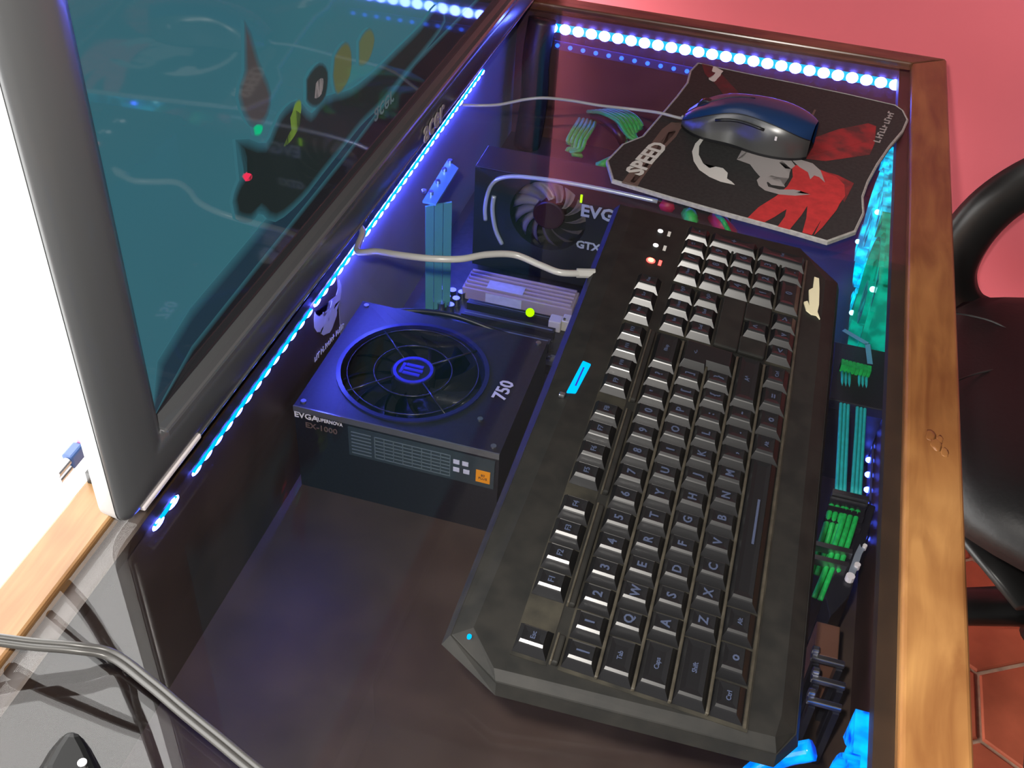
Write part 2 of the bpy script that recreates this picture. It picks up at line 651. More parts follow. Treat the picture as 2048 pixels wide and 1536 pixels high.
# mitred rails
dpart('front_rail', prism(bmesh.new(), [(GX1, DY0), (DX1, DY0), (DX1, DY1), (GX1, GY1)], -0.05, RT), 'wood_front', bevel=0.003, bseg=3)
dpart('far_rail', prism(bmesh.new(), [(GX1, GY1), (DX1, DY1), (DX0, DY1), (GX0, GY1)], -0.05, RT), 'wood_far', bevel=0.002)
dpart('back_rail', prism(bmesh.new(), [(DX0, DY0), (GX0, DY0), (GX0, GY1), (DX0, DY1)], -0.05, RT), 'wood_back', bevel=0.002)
dpart('near_rail', bx(GX0, GX1, DY0, GY0, -0.05, RT), 'wood_front', bevel=0.002)
dpart('glass_ledge', bx(0.076, GX1, GY0, GY1, -0.016, -0.0055), 'ledge')
dpart('glass_ledge', bx(-0.350, -0.3476, GY0, 0.866, -0.0145, -0.0055), 'ledge')
dpart('inner_panel', bx(0.0965, 0.11, DY0 + 0.01, DY1 - 0.02, BZ - 0.02, -0.05), 'wood_inner')
dpart('inner_panel', bx(0.087, 0.0965, GY0, GY1, -0.05, -0.016), 'wood_inner')
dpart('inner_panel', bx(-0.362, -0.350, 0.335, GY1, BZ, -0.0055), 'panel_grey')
dpart('inner_panel', bx(-0.362, -0.350, GY0, 0.334, BZ, -0.0055), 'wood_inner_dark')
dpart('inner_panel', bx(-0.350, 0.0965, 0.866, 0.88, BZ, -0.0055), 'wood_inner')
dpart('inner_panel', bx(-0.350, 0.0965, GY0, GY0 + 0.012, BZ, -0.0055), 'wood_inner')
dpart('case_floor', bx(-0.362, 0.11, DY0 + 0.01, DY1 - 0.02, BZ - 0.018, BZ), 'wood_inner_dark')
for x in (-0.38, 0.065):
    for y in (-0.40, 0.835):
        dpart('leg', bx(x, x + 0.045, y, y + 0.045, FLZ, BZ - 0.018), 'wood_front')
gl = obj('glass_tabletop', bx(GX0 + 0.0005, GX1 - 0.0005, GY0 + 0.0005, GY1 - 0.0005, -0.0055, 0.0), 'table_glass')
tag(gl, 'clear glass pane laid over the computer desk case', 'glass top')

# knots and a few nicks in the front rail
for (px, py, r_) in ((1862, 872, 0.0045), (1872, 888, 0.005), (1890, 905, 0.0035), (1880, 878, 0.003)):
    c = at(px, py, RT)
    bm = bmesh.new()
    bmesh.ops.create_icosphere(bm, subdivisions=2, radius=r_)
    for v in bm.verts:
        j_ = 1 + random.uniform(-0.22, 0.22)
        v.co = Vector((v.co.x * 0.8 * j_ + c.x, v.co.y * 1.3 * j_ + c.y, v.co.z * 0.07 * j_ + RT))
    dpart('knot', bm, 'wood_front', smooth=True)

# ------------------------------------------------------------------ led strips
led_bm = bmesh.new()
bmesh.ops.create_uvsphere(led_bm, u_segments=10, v_segments=8, radius=1.0)
led_src = {}


def led_strip(name, label, p0, p1, n, size, emat, tape_mat, tape_h, normal, tape_emit=False):
    p0, p1 = Vector(p0), Vector(p1)
    t = thing(name, label, 'light strip', p0)
    d = (p1 - p0)
    L = d.length
    nrm = Vector(normal)
    up = nrm.cross(d.normalized())
    bm = bmesh.new()
    m = frame_mat((0, 0, 0), d, up)
    box(bm, -0.004, L + 0.004, -tape_h / 2, tape_h / 2, -0.0008, 0.0008)
    xf(bm, m)
    obj('tape', bm, tape_mat, t)
    if emat not in led_src:
        b2 = led_bm.copy()
        led_src[emat] = obj('led', b2, emat, t, smooth=True)
        s = led_src[emat]
    else:
        s = inst('led', led_src[emat], t)
    for i in range(n):
        o = s if i == 0 else inst('led', led_src[emat], t)
        o.location = d * (i / (n - 1)) + nrm * 0.0012
        o.scale = size if isinstance(size, tuple) else (size if abs(nrm.x) < .5 else 0.003, size if abs(nrm.y) < .5 else 0.003, size * 0.9)
    return t


led_strip('led_strip', 'bright blue light strip along the far inner wall under the pink wall',
          (-0.308, 0.8645, -0.02), (0.076, 0.8645, -0.0205), 26, 0.0068, 'led_blue', 'led_tape_glow', 0.0095, (0, -1, 0))
led_strip('led_strip', 'blue light strip running under the screen logo along the back inner wall',
          (-0.3472, 0.29, -0.0178), (-0.3472, 0.72, -0.0178), 30, (0.0015, 0.0058, 0.0019), 'led_back', 'led_tape_glow', 0.0018, (0, 0, -1))
led_strip('led_strip', 'dim blue light strip low on the inner wall beneath the front rail',
          (0.0948, 0.29, -0.13), (0.0948, 0.84, -0.13), 32, 0.0026, 'led_front', 'led_tape', 0.012, (-1, 0, 0))
led_strip('led_strip', 'short dim blue light strip below the bright far strip',
          (-0.30, 0.8645, -0.040), (-0.118, 0.8645, -0.0455), 13, 0.0026, 'led_blue_dim', 'led_tape', 0.010, (0, -1, 0))  # glowing dots added in place of the far strip's dim reflection

led_strip('led_strip', 'blue light strip under the screen beside the power supply',
          (-0.3472, 0.10, -0.0178), (-0.3472, 0.275, -0.0178), 13, (0.0015, 0.0058, 0.0019), 'led_blue', 'led_tape_glow', 0.0018, (0, 0, -1))
led_strip('led_strip', 'two blue lights alone under the near corner of the screen',
          (-0.3472, 0.052, -0.0178), (-0.3472, 0.070, -0.0178), 2, (0.0018, 0.0066, 0.0022), 'led_blue', 'led_tape_glow', 0.0018, (0, 0, -1))

# ------------------------------------------------------------------ power supply
psu = thing('power_supply', 'black power supply with a round fan beside the brown case floor', 'power supply', (-0.262, 0.301, BZ))
PO = psu.location
PT = -0.074
x0, x1, y0, y1 = -0.3445, -0.1815, 0.231, 0.3715
fc = Vector((-0.273, 0.299, 0))
# shell with a round opening in its top: sides + top ring
bm = bmesh.new()
FR = 0.0585
seg = 48
ring = [bm.verts.new((fc.x + FR * math.cos(2 * math.pi * i / seg), fc.y + FR * math.sin(2 * math.pi * i / seg), PT)) for i in range(seg)]
ring2 = [bm.verts.new((v.co.x, v.co.y, PT - 0.03)) for v in ring]
sq = []
for i in range(seg):
    a = 2 * math.pi * i / seg
    c, s = math.cos(a), math.sin(a)
    tx = ((x1 - fc.x) / c if c > 1e-6 else (x0 - fc.x) / c if c < -1e-6 else 1e9)
    ty = ((y1 - fc.y) / s if s > 1e-6 else (y0 - fc.y) / s if s < -1e-6 else 1e9)
    t = min(tx, ty)
    sq.append(bm.verts.new((fc.x + t * c, fc.y + t * s, PT)))
for i in range(seg):
    j = (i + 1) % seg
    bm.faces.new((ring[i], ring[j], sq[j], sq[i]))
    bm.faces.new((ring2[i], ring2[j], ring[j], ring[i]))
bm.faces.new(ring2)
# corner fills
for (cx, cy) in ((x0, y0), (x0, y1), (x1, y0), (x1, y1)):
    near = sorted(sq, key=lambda v: (v.co.x - cx) ** 2 + (v.co.y - cy) ** 2)
    a = [v for v in near if abs(v.co.x - cx) < 1e-6][0]
    b = [v for v in near if abs(v.co.y - cy) < 1e-6][0]
    if a is not b:
        bm.faces.new((a, b, bm.verts.new((cx, cy, PT))))
cs = [(x0, y0), (x1, y0), (x1, y1), (x0, y1)]
for i in range(4):
    a, b = cs[i], cs[(i + 1) % 4]
    bm.faces.new([bm.verts.new((*a, BZ)), bm.verts.new((*b, BZ)), bm.verts.new((*b, PT)), bm.verts.new((*a, PT))])
obj('shell', bm, 'psu_shell', psu, origin=PO)
obj('top_edge', bx(x0, x1, y0 - 0.0012, y0, PT - 0.005, PT + 0.0006), 'bezel_lip', psu, origin=PO)
bm = annulus(bmesh.new(), FR - 0.0015, FR + 0.002, PT - 0.002, PT + 0.0015, 48, (fc.x, fc.y))
obj('fan_rim', bm, 'fan_ring', psu, origin=PO)
bm = bmesh.new()
for r_ in (0.031, 0.052):
    torus(bm, r_, 0.0006, PT + 0.0005, 40, 6, (fc.x, fc.y))
for k in range(4):
    a = math.pi / 4 + k * math.pi / 2
    tube(bm, [(fc.x + 0.016 * math.cos(a), fc.y + 0.016 * math.sin(a), PT + 0.0005), (fc.x + 0.0585 * math.cos(a), fc.y + 0.0585 * math.sin(a), PT + 0.0005)], 0.0009, 6)
obj('fan_guard', bm, 'fan_dark', psu, origin=PO, smooth=True)


def blade_bm(r0, r1, w0, w1, twist, sweep=0.5):
    bm = bmesh.new()
    rows = []
    for i in range(6):
        t = i / 5
        r_ = r0 + (r1 - r0) * t
        a0 = sweep * t
        hw = (w0 + (w1 - w0) * t) / r_ / 2
        rows.append([bm.verts.new((r_ * math.cos(a0 + s * hw), r_ * math.sin(a0 + s * hw), s * twist)) for s in (-1, 0, 1)])
    for a, b in zip(rows[:-1], rows[1:]):
        for k in range(2):
            bm.faces.new((a[k], b[k], b[k + 1], a[k + 1]))
    bmesh.ops.solidify(bm, geom=bm.faces[:], thickness=0.0009)
    return bm


b0 = None
for k in range(11):
    if b0 is None:
        b0 = obj('fan_blade', blade_bm(0.018, 0.055, 0.007, 0.019, 0.005), 'fan_dark', psu, smooth=True)
        b0.location = Vector((fc.x, fc.y, PT - 0.012)) - PO
    else:
        inst('fan_blade', b0, psu, b0.location, (0, 0, 2 * math.pi * k / 11))
bm = cyl(bmesh.new(), (fc.x + 0.0, fc.y, PT - 0.02), 0.0175, 0.0205, seg=32)
obj('fan_hub', bm, 'fan_dark', psu, origin=PO)
bm = annulus(bmesh.new(), 0.0135, 0.016, PT + 0.0006, PT + 0.0016, 32, (fc.x, fc.y))
for k in (-1, 0, 1):
    box(bm, fc.x - 0.008 + abs(k) * 0.001, fc.x + 0.008 - abs(k) * 0.001, fc.y + k * 0.005 - 0.0014, fc.y + k * 0.005 + 0.0014, PT + 0.0006, PT + 0.0016)
box(bm, fc.x - 0.010, fc.x - 0.0075, fc.y - 0.006, fc.y + 0.006, PT + 0.0006, PT + 0.0016)
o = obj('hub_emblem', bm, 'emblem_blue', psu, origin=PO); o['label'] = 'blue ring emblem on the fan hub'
text('watt_print', '750', 0.0155, (-0.1985, 0.300, PT + 0.0004), (0.08, 1, 0), (-1, 0, 0), 'print_pale', psu, bold=0.02, origin=PO)
# side label facing the camera
yl = y0 - 0.0007


def side(xa, xb, za, zb, m, nm, d=0.0):
    return obj(nm, bx(xa, xb, yl - 0.0004 - d, yl + 0.001, za, zb), m, psu, origin=PO)


text('maker_print', 'EVGA', 0.0078, (-0.3345, yl - 0.0004, PT - 0.0078), (1, 0, 0), (0, 0, 1), 'print_white', psu, bold=0.02, origin=PO)
text('maker_print', 'SUPERNOVA', 0.0048, (-0.3155, yl - 0.0004, PT - 0.0078), (1, 0, 0), (0, 0, 1), 'print_white', psu, bold=0.02, origin=PO, sx=0.8)
text('model_print', 'EX-1000', 0.0075, (-0.3225, yl - 0.0004, PT - 0.0165), (1, 0, 0), (0, 0, 1), 'print_bronze', psu, bold=0.02, origin=PO)
side(-0.3005, -0.1845, PT - 0.037, PT - 0.008, 'psu_label', 'label_sheet')
bm = bmesh.new()
for k in range(7):
    z = PT - 0.012 - k * 0.0036
    box(bm, -0.298, -0.282, yl - 0.0009, yl, z - 0.0004, z + 0.0004)
    box(bm, -0.279, -0.219, yl - 0.0009, yl, z - 0.0003, z + 0.0003)
for k in range(9):
    x = -0.279 + k * 0.0075
    box(bm, x - 0.0003, x + 0.0003, yl - 0.0009, yl, PT - 0.034, PT - 0.012)
obj('rating_table', bm, 'psu_print', psu, origin=PO)
bm = bmesh.new()
for (x, z) in ((-0.214, -0.017), (-0.207, -0.017), (-0.214, -0.025), (-0.206, -0.025)):
    box(bm, x - 0.0024, x + 0.0024, yl - 0.001, yl, PT + z - 0.002, PT + z + 0.002)
obj('approval_marks', bm, 'print_pale', psu, origin=PO)
o = side(-0.1985, -0.1875, PT - 0.032, PT - 0.020, 'orange_label', 'gold_sticker', 0.0006); o['label'] = 'square orange sticker'
text('sticker_print', '80\nPLUS', 0.0032, (-0.193, yl - 0.0013, PT - 0.026), (1, 0, 0), (0, 0, 1), 'brown_card', psu, origin=PO)
sc = None
for (x, y) in ((-0.339, 0.237), (-0.188, 0.237), (-0.188, 0.366), (-0.339, 0.366), (-0.206, 0.262)):
    if sc is None:
        sc = obj('screw', cyl(bmesh.new(), (0, 0, 0), 0.0022, 0.0014, seg=10), 'steel', psu)
        sc.location = Vector((x, y, PT)) - PO
    else:
        inst('screw', sc, psu, Vector((x, y, PT)) - PO)

# ------------------------------------------------------------------ motherboard
mz = BZ + 0.012
mb = thing('motherboard', 'black motherboard with a pale heatsink between power supply and graphics card', 'motherboard', (-0.21, 0.60, BZ))
MO = mb.location
mo = lambda n, b, m, **k: obj(n, b, m, mb, origin=MO, **k)
mo('board', bx(-0.335, -0.095, 0.43, 0.80, BZ + 0.001, mz), 'pcb')
# pale heatsink: finned block with a label
bm = bmesh.new()
box(bm, -0.296, -0.186, 0.5, 0.530, mz, mz + 0.014)
for k in range(5):
    box(bm, -0.294, -0.188, 0.502 + k * 0.006, 0.5045 + k * 0.006, mz + 0.014, mz + 0.0175)
box(bm, -0.186, -0.155, 0.512, 0.526, mz, mz + 0.013)
mo('chipset_heatsink', bm, 'heatsink', bevel=0.001)
o = mo('heatsink_label', bx(-0.272, -0.236, 0.4992, 0.4996, mz + 0.001, mz + 0.0125), 'label_pale')
mo('heatsink_label', bx(-0.272, -0.236, 0.501, 0.514, mz + 0.0176, mz + 0.018), 'label_pale')
for k, (ya, yb) in enumerate(((0.446, 0.454), (0.463, 0.471), (0.481, 0.488))):
    s = mo('expansion_slot', bx(-0.285, -0.195, ya, yb, mz, mz + 0.011), 'chip')
    mo('slot_groove', bx(-0.283, -0.197, ya + 0.0032, yb - 0.0032, mz + 0.0105, mz + 0.0112), 'psu_print')
cap = None
for i in range(3):
    for j in range(3):
        loc = Vector((-0.319 + i * 0.0095 + j * 0.002, 0.477 + j * 0.0115, mz)) - MO
        if cap is None:
            bm = cyl(bmesh.new(), (0, 0, 0), 0.0037, 0.008, seg=14)
            cap = obj('capacitor', bm, 'steel', mb, bevel=0.0006)
            cap.location = loc
        else:
            inst('capacitor', cap, mb, loc).modifiers
ch = None
for i in range(26):
    x = random.uniform(-0.33, -0.13)
    y = random.choice([random.uniform(0.433, 0.445), random.uniform(0.532, 0.546), random.uniform(0.49, 0.498)])
    sx, sy = random.uniform(0.002, 0.006), random.uniform(0.002, 0.004)
    mo('chip', bx(x, x + sx, y, y + sy, mz, mz + 0.0025), random.choice(['chip', 'white_conn', 'steel', 'chip']))
bm = bmesh.new()
bmesh.ops.create_uvsphere(bm, u_segments=12, v_segments=8, radius=0.0042)
xf(bm, Matrix.Translation(at(1060, 625, mz + 0.014)))
o = mo('status_light', bm, 'led_green', smooth=True); o['label'] = 'lit yellow-green status light'
for (px, py) in ((1112, 640), (1138, 640)):
    c = at(px, py, mz + 0.01)
    mo('header_plug', bx(c.x - 0.006, c.x + 0.006, c.y - 0.006, c.y + 0.006, mz, mz + 0.012), 'white_conn', bevel=0.001)
    mo('header_pin', bx(c.x + 0.007, c.x + 0.009, c.y - 0.001, c.y + 0.001, mz, mz + 0.014), 'steel')

# ------------------------------------------------------------------ graphics card (stands on edge, fan towards the camera)
gpu = thing('graphics_card', 'black graphics card with a silver trim line and one open fan', 'graphics card', (-0.2, 0.57, mz))
GO = gpu.location
go = lambda n, b, m, **k: obj(n, b, m, gpu, origin=GO, **k)
GYF = 0.552
ft = Vector((-0.2285, GYF, -0.0705))
# shroud plate with a round fan hole
bm = bmesh.new()
seg = 48
gx0, gx1, gz0, gz1 = -0.302, -0.06, -0.142, -0.034
r_ = 0.0375
ringF = [bm.verts.new((ft.x + r_ * math.cos(2 * math.pi * i / seg), GYF, ft.z + r_ * math.sin(2 * math.pi * i / seg))) for i in range(seg)]
ringB = [bm.verts.new((v.co.x, GYF + 0.016, v.co.z)) for v in ringF]
sqv = []
gz1h = gz1 + 0.0012
for i in range(seg):
    a = 2 * math.pi * i / seg
    c, s = math.cos(a), math.sin(a)
    tx = ((gx1 - ft.x) / c if c > 1e-6 else (gx0 - ft.x) / c if c < -1e-6 else 1e9)
    tz = ((gz1h - ft.z) / s if s > 1e-6 else (gz0 - ft.z) / s if s < -1e-6 else 1e9)
    t = max(min(tx, tz), r_ * 1.0005)
    sqv.append(bm.verts.new((ft.x + t * c, GYF, ft.z + t * s)))
for i in range(seg):
    j = (i + 1) % seg
    bm.faces.new((ringF[i], ringF[j], sqv[j], sqv[i]))
    bm.faces.new((ringB[i], ringB[j], ringF[j], ringF[i]))
bm.faces.new(ringB)
for (cx, cz) in ((gx0, gz0), (gx0, gz1h), (gx1, gz0), (gx1, gz1h)):
    a = [v for v in sqv if abs(v.co.x - cx) < 1e-6]
    b = [v for v in sqv if abs(v.co.z - cz) < 1e-6]
    a = min(a, key=lambda v: abs(v.co.z - cz)); b = min(b, key=lambda v: abs(v.co.x - cx))
    if a is not b:
        bm.faces.new((a, b, bm.verts.new((cx, GYF, cz))))
go('shroud', bm, 'gpu_shroud')
go('cooler_body', bx(gx0, gx1, GYF + 0.0165, GYF + 0.036, gz0, gz1 + 0.001), 'gpu_top')
go('top_plate', bx(gx0, gx1, GYF, GYF + 0.042, gz1 + 0.0014, gz1 + 0.003), 'gpu_top', bevel=0.0006)
go('edge_connector', bx(-0.26, -0.17, GYF + 0.03, GYF + 0.032, mz, gz0), 'brown_card')
text('top_print', 'GTX', 0.010, (-0.155, GYF + 0.02, gz1 + 0.0032), (1, 0, 0), (0, 1, 0), 'print_pale', gpu, bold=0.03, origin=GO)
b0 = None
for k in range(13):
    ang = 2 * math.pi * k / 13
    R_ = Matrix.Rotation(math.pi / 2, 4, 'X')
    if b0 is None:
        bm = blade_bm(0.014, 0.0355, 0.004, 0.0115, 0.0035, 0.55)
        xf(bm, R_)
        b0 = obj('fan_blade', bm, 'gpu_blade', gpu, smooth=True)
        b0.location = ft + Vector((0, 0.006, 0)) - GO
    else:
        inst('fan_blade', b0, gpu, b0.location, (0, ang, 0))
bm = cyl(bmesh.new(), (ft.x, GYF + 0.001, ft.z), 0.0155, 0.014, axis='y', seg=32)
go('fan_hub', bm, 'gpu_hub', bevel=0.002)


def trim(name, pix, rad):
    pts = catmull([at(px, py, Y=GYF - 0.001) for px, py in pix], 6)
    bm = tube(bmesh.new(), pts, rad, 8, up=Vector((0, 1, 0)))
    return go(name, bm, 'gpu_trim', smooth=True)


trim('trim_line', [(1315, 403), (1240, 386), (1160, 370), (1085, 358), (1030, 353), (1000, 357), (983, 370), (974, 392), (970, 418), (971, 440)], 0.0021)
trim('trim_line', [(988, 392), (985, 415), (987, 440), (993, 465), (1004, 488)], 0.0023)
c = at(1207, 429, Y=GYF)
text('maker_print', 'EVGA', 0.0175, c + Vector((0, -0.0008, 0)), (1, 0, 0.0), (0, 0, 1), 'gpu_trim', gpu, bold=0.035, origin=GO)
c = at(1182, 493, Y=GYF)
text('model_print', 'GTX1', 0.0115, c + Vector((0, -0.0008, 0)), (1, 0, 0.0), (0, 0, 1), 'gpu_trim', gpu, bold=0.035, origin=GO)
c = at(1163, 395, Y=GYF)
go('light', bx(c.x - 0.001, c.x + 0.001, GYF - 0.001, GYF, c.z - 0.005, c.z + 0.003), 'led_green')

# expansion slot frame with screws
sf = thing('expansion_slot_frame', 'teal lit metal slot bracket with a row of screws beside the card', 'bracket', (-0.32, 0.52, BZ))
SO = sf.location
so = lambda n, b, m, **k: obj(n, b, m, sf, origin=SO, **k)
pts = [at(845, 402, -0.03), at(872, 408, -0.03), at(917, 336, -0.03), at(895, 320, -0.03)]
bm = prism(bmesh.new(), [(p.x, p.y) for p in pts], -0.032, -0.030)
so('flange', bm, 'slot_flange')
xa = (pts[1].x + pts[0].x) / 2
a, b = Vector((-0.322, 0.468)), Vector((-0.302, 0.484))
for k in range(3):
    f0, f1 = k / 3, (k + 0.93) / 3
    p0, p1 = a.lerp(b, f0), a.lerp(b, f1)
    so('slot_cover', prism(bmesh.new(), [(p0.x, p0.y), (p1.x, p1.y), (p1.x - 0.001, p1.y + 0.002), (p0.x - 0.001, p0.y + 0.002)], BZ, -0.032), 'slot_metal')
sc = None
for (px, py) in ((848, 385), (862, 388), (876, 366), (889, 342), (900, 325)):
    c = at(px, py, -0.03) - SO
    if sc is None:
        sc = obj('screw', cyl(bmesh.new(), (0, 0, 0), 0.0024, 0.003, seg=12), 'steel', sf, bevel=0.0006)
        sc.location = c
    else:
        inst('screw', sc, sf, c)

# emblem printed on the back inner wall above the power supply
em = thing('wall_decal', 'pale flame shaped emblem with a line of tiny lettering on the back inner wall', 'decal', (-0.3498, 0.31, -0.05))
EX = -0.3498


def epoly(name, pix, m='print_pale'):
    return decal(name, [at(px, py, X=EX) for px, py in pix], (1, 0, 0), m, em, origin=em.location)


fl_px = [(665, 80), (700, 170), (700, 290), (680, 430), (640, 530), (605, 570), (630, 625), (620, 700), (580, 800), (540, 920), (500, 985), (440, 1000), (400, 1030), (350, 1000), (380, 940), (400, 870), (350, 930), (330, 970), (290, 975), (245, 900), (235, 760), (250, 630), (300, 720), (350, 740), (398, 720), (390, 630), (460, 640), (472, 740), (490, 790), (500, 620), (540, 440), (582, 480), (620, 330), (650, 200)]
epoly('flame', [(600 + a * 0.1172, 550 + b * 0.1172) for a, b in fl_px])
ea, eb = at(629, 719, X=EX), at(688, 648, X=EX)
marks('lettering', ea, eb, (0, 0, 1), 0.0052, [(0.0, 0.17, 3), (0.2, 0.33, 2), (0.35, 0.66, 6), (0.71, 1.0, 5)], 'print_pale', em, em.location, 0.0004)

# ------------------------------------------------------------------ cables inside the case


def cable(name, label, pts, r, m, cat='cable', n=8, flat=1.0, group=None, seg=8):
    p = catmull(pts, n)
    bm = tube(bmesh.new(), p, r, seg, flat)
    o = obj(name, bm, m, smooth=True)
    return tag(o, label, cat, group)


def ribbon(name, label, pix_z, nw, rad, m, group=None, tie=None, spread=None):
    """flat bundle of sleeved wires following a pixel path"""
    c = [at(px, py, z) for px, py, z in pix_z]
    t = thing(name, label, 'cable', c[0], group=group)
    path = catmull(c, 8)
    for k in range(nw):
        pts = []
        for i, p in enumerate(path):
            d = (path[min(i + 1, len(path) - 1)] - path[max(i - 1, 0)]).normalized()
            s = d.cross(Vector((0, 0, 1)))
            s = s.normalized() if s.length > 1e-3 else Vector((1, 0, 0))
            pts.append(p + s * (k - (nw - 1) / 2) * rad * 2.05)
        obj('wire', tube(bmesh.new(), pts, rad, 8), m, t, smooth=True, origin=t.location)
    return t


ribbon('sleeved_cable', 'short bright green sleeved cable bundle standing near the inner far wall', [(1148, 308, -0.075), (1153, 280, -0.06), (1168, 254, -0.055), (1175, 240, -0.075)], 5, 0.0022, 'cable_green')
ribbon('sleeved_cable', 'curved bright green sleeved cable bundle disappearing under the mouse pad', [(1195, 222, -0.07), (1225, 224, -0.05), (1255, 240, -0.045), (1270, 270, -0.055), (1272, 320, -0.09)], 6, 0.0022, 'cable_green')
cable('sleeved_cable', 'dark purple sleeved cable curving beside the green bundle', [at(1185, 232, -0.07), at(1215, 245, -0.06), at(1238, 268, -0.06), at(1252, 300, -0.08)], 0.005, 'cable_black')
cable('sleeved_cable', 'green wire end peeking out left of the mouse pad corner', [at(1195, 332, -0.05), at(1212, 325, -0.045), at(1240, 312, -0.05)], 0.004, 'cable_green')
cable('sleeved_cable', 'crimson wire loop between the keyboard and the mouse pad edge', [at(1312, 405, -0.05), at(1335, 410, -0.035), at(1362, 416, -0.05)], 0.0065, 'cable_red')
cable('sleeved_cable', 'short green plug between the keyboard and the mouse pad edge', [at(1372, 424, -0.045), at(1380, 432, -0.035), at(1384, 446, -0.04)], 0.0065, 'cable_green')
cable('sleeved_cable', 'crimson and green twisted wire, its crimson strand', [at(1424, 428, -0.045), at(1440, 445, -0.035), at(1462, 470, -0.045)], 0.0075, 'cable_red')
cable('sleeved_cable', 'crimson and green twisted wire, its thin green strand', [at(1430, 426, -0.033), at(1446, 442, -0.024), at(1460, 468, -0.034)], 0.0022, 'cable_green')
# black trunk in the back far corner
bm = bmesh.new()
cable('black_cable', 'thick black cable trunk dropping into the back corner under the screen', [(-0.318, 0.855, -0.008), (-0.32, 0.845, -0.05), (-0.318, 0.84, -0.1), (-0.322, 0.835, -0.158)], 0.016, 'cable_black', seg=14)
cable('power_lead', 'thin dark lead sagging from the back wall over the power supply edge', [at(705, 640, -0.10), at(790, 622, -0.085), at(900, 630, -0.09), at(1000, 665, -0.10), at(1070, 690, -0.12)], 0.0025, 'cable_black')

# ------------------------------------------------------------------ clear LED fans on the front wall


def led_fan(label, yc, zc, m1, m2, size=0.12):
    t = thing('case_fan', label, 'fan', (0.0955, yc, zc - size / 2), group='glowing fans on the front inner wall')
    H = size / 2
    D = 0.025
    # local: x -D..0 , y, z up from 0..size
    bm = bmesh.new()
    annulus(bm, H - 0.003, H - 0.0005, -D, 0, 40)
    for (a, b) in ((-1, -1), (-1, 1), (1, -1), (1, 1)):
        for zz in (-D, -0.004):
            prism(bm, [(a * H, b * H), (a * H, b * (H - 0.028)), (a * (H - 0.008), b * (H - 0.022)), (a * (H - 0.022), b * (H - 0.008)), (a * (H - 0.028), b * H)], zz, zz + 0.004)
        cyl(bm, (a * (H - 0.009), b * (H - 0.009), -D), 0.0065, D, seg=12)
    for (a0, a1, c0, c1) in ((-H, H, H - 0.0015, H), (-H, H, -H, -H + 0.0015), (-H, -H + 0.0015, -H, H), (H - 0.0015, H, -H, H)):
        box(bm, a0, a1, c0, c1, -D + 0.004, -0.004)
    mm = frame_mat((0, 0, H), (0, 1, 0), (0, 0, 1))   # local z -> +x
    xf(bm, mm)
    obj('frame', bm, m1, t)
    b0 = None
    for k in range(7):
        if b0 is None:
            bm = blade_bm(0.019, H - 0.005, 0.014, 0.036, 0.007, 0.5)
            bmesh.ops.translate(bm, vec=(0, 0, -D / 2), verts=bm.verts)
            b0 = obj('fan_blade', bm, m2, t, smooth=True)
            b0.matrix_local = mm
        else:
            o = inst('fan_blade', b0, t)
            o.matrix_local = mm @ Matrix.Rotation(2 * math.pi * k / 7, 4, 'Z')
    bm = cyl(bmesh.new(), (0, 0, -D), 0.02, D - 0.002, seg=24)
    xf(bm, mm)
    obj('hub', bm, m1, t)
    for (a, b) in ((-0.72, 0.72), (0.72, -0.72)):
        bm = bmesh.new()
        bmesh.ops.create_uvsphere(bm, u_segments=10, v_segments=6, radius=0.0026)
        bmesh.ops.translate(bm, vec=(a * H, b * H, -D - 0.001), verts=bm.verts)
        xf(bm, mm)
        obj('fan_light', bm, 'fan_white', t, smooth=True)
    return t


emit('fan_white', (0.35, 0.9, 1.0), 3.0)
led_fan('clear cyan glowing fan beside the right edge of the mouse pad', 0.665, -0.084, 'fan_cyan', 'fan_cyan')
led_fan('clear green glowing fan between the keyboard corner and the front rail', 0.535, -0.084, 'fan_green', 'fan_green')
led_fan('clear blue and green glowing fan beside the near end of the keyboard', -0.005, -0.084, 'fan_blue', 'fan_green')

# drive bay things in front compartment
dv = thing('solid_state_drive', 'dark blue solid state drive with a bent pale stripe beside the green fan', 'drive', (0.07, 0.43, BZ))
DO = dv.location
bm = bx(0.048, 0.094, 0.378, 0.455, -0.085, -0.075)
obj('shell', bm, 'psu_shell', dv, origin=DO, bevel=0.001)
for (pa, pb) in (((1687, 660), (1735, 688)), ((1735, 688), (1740, 728))):
    a, b = at(*pa, -0.0745), at(*pb, -0.0745)
    d = (b - a).normalized().cross(Vector((0, 0, 1))) * 0.0022
    decal('stripe', [a - d, a + d, b + d, b - d], (0, 0, 1), 'slot_flange', dv, origin=DO)
obj('bracket', bx(0.05, 0.092, 0.38, 0.45, BZ, -0.085), 'fan_dark', dv, origin=DO)
a, b = at(1682, 727, -0.07), at(1742, 742, -0.07)
bm = bmesh.new()
for k in range(8):
    p, q = a.lerp(b, k / 8), a.lerp(b, (k + 0.75) / 8)
    box(bm, p.x, q.x, p.y - 0.004, p.y + 0.004, -0.078, -0.068)
box(bm, a.x, b.x, min(a.y, b.y) - 0.002, max(a.y, b.y) + 0.003, -0.078, -0.0685)
tag(obj('cable_plug', bm, 'cable_green'), 'green toothed plug where two teal cables meet the drive', 'connector')

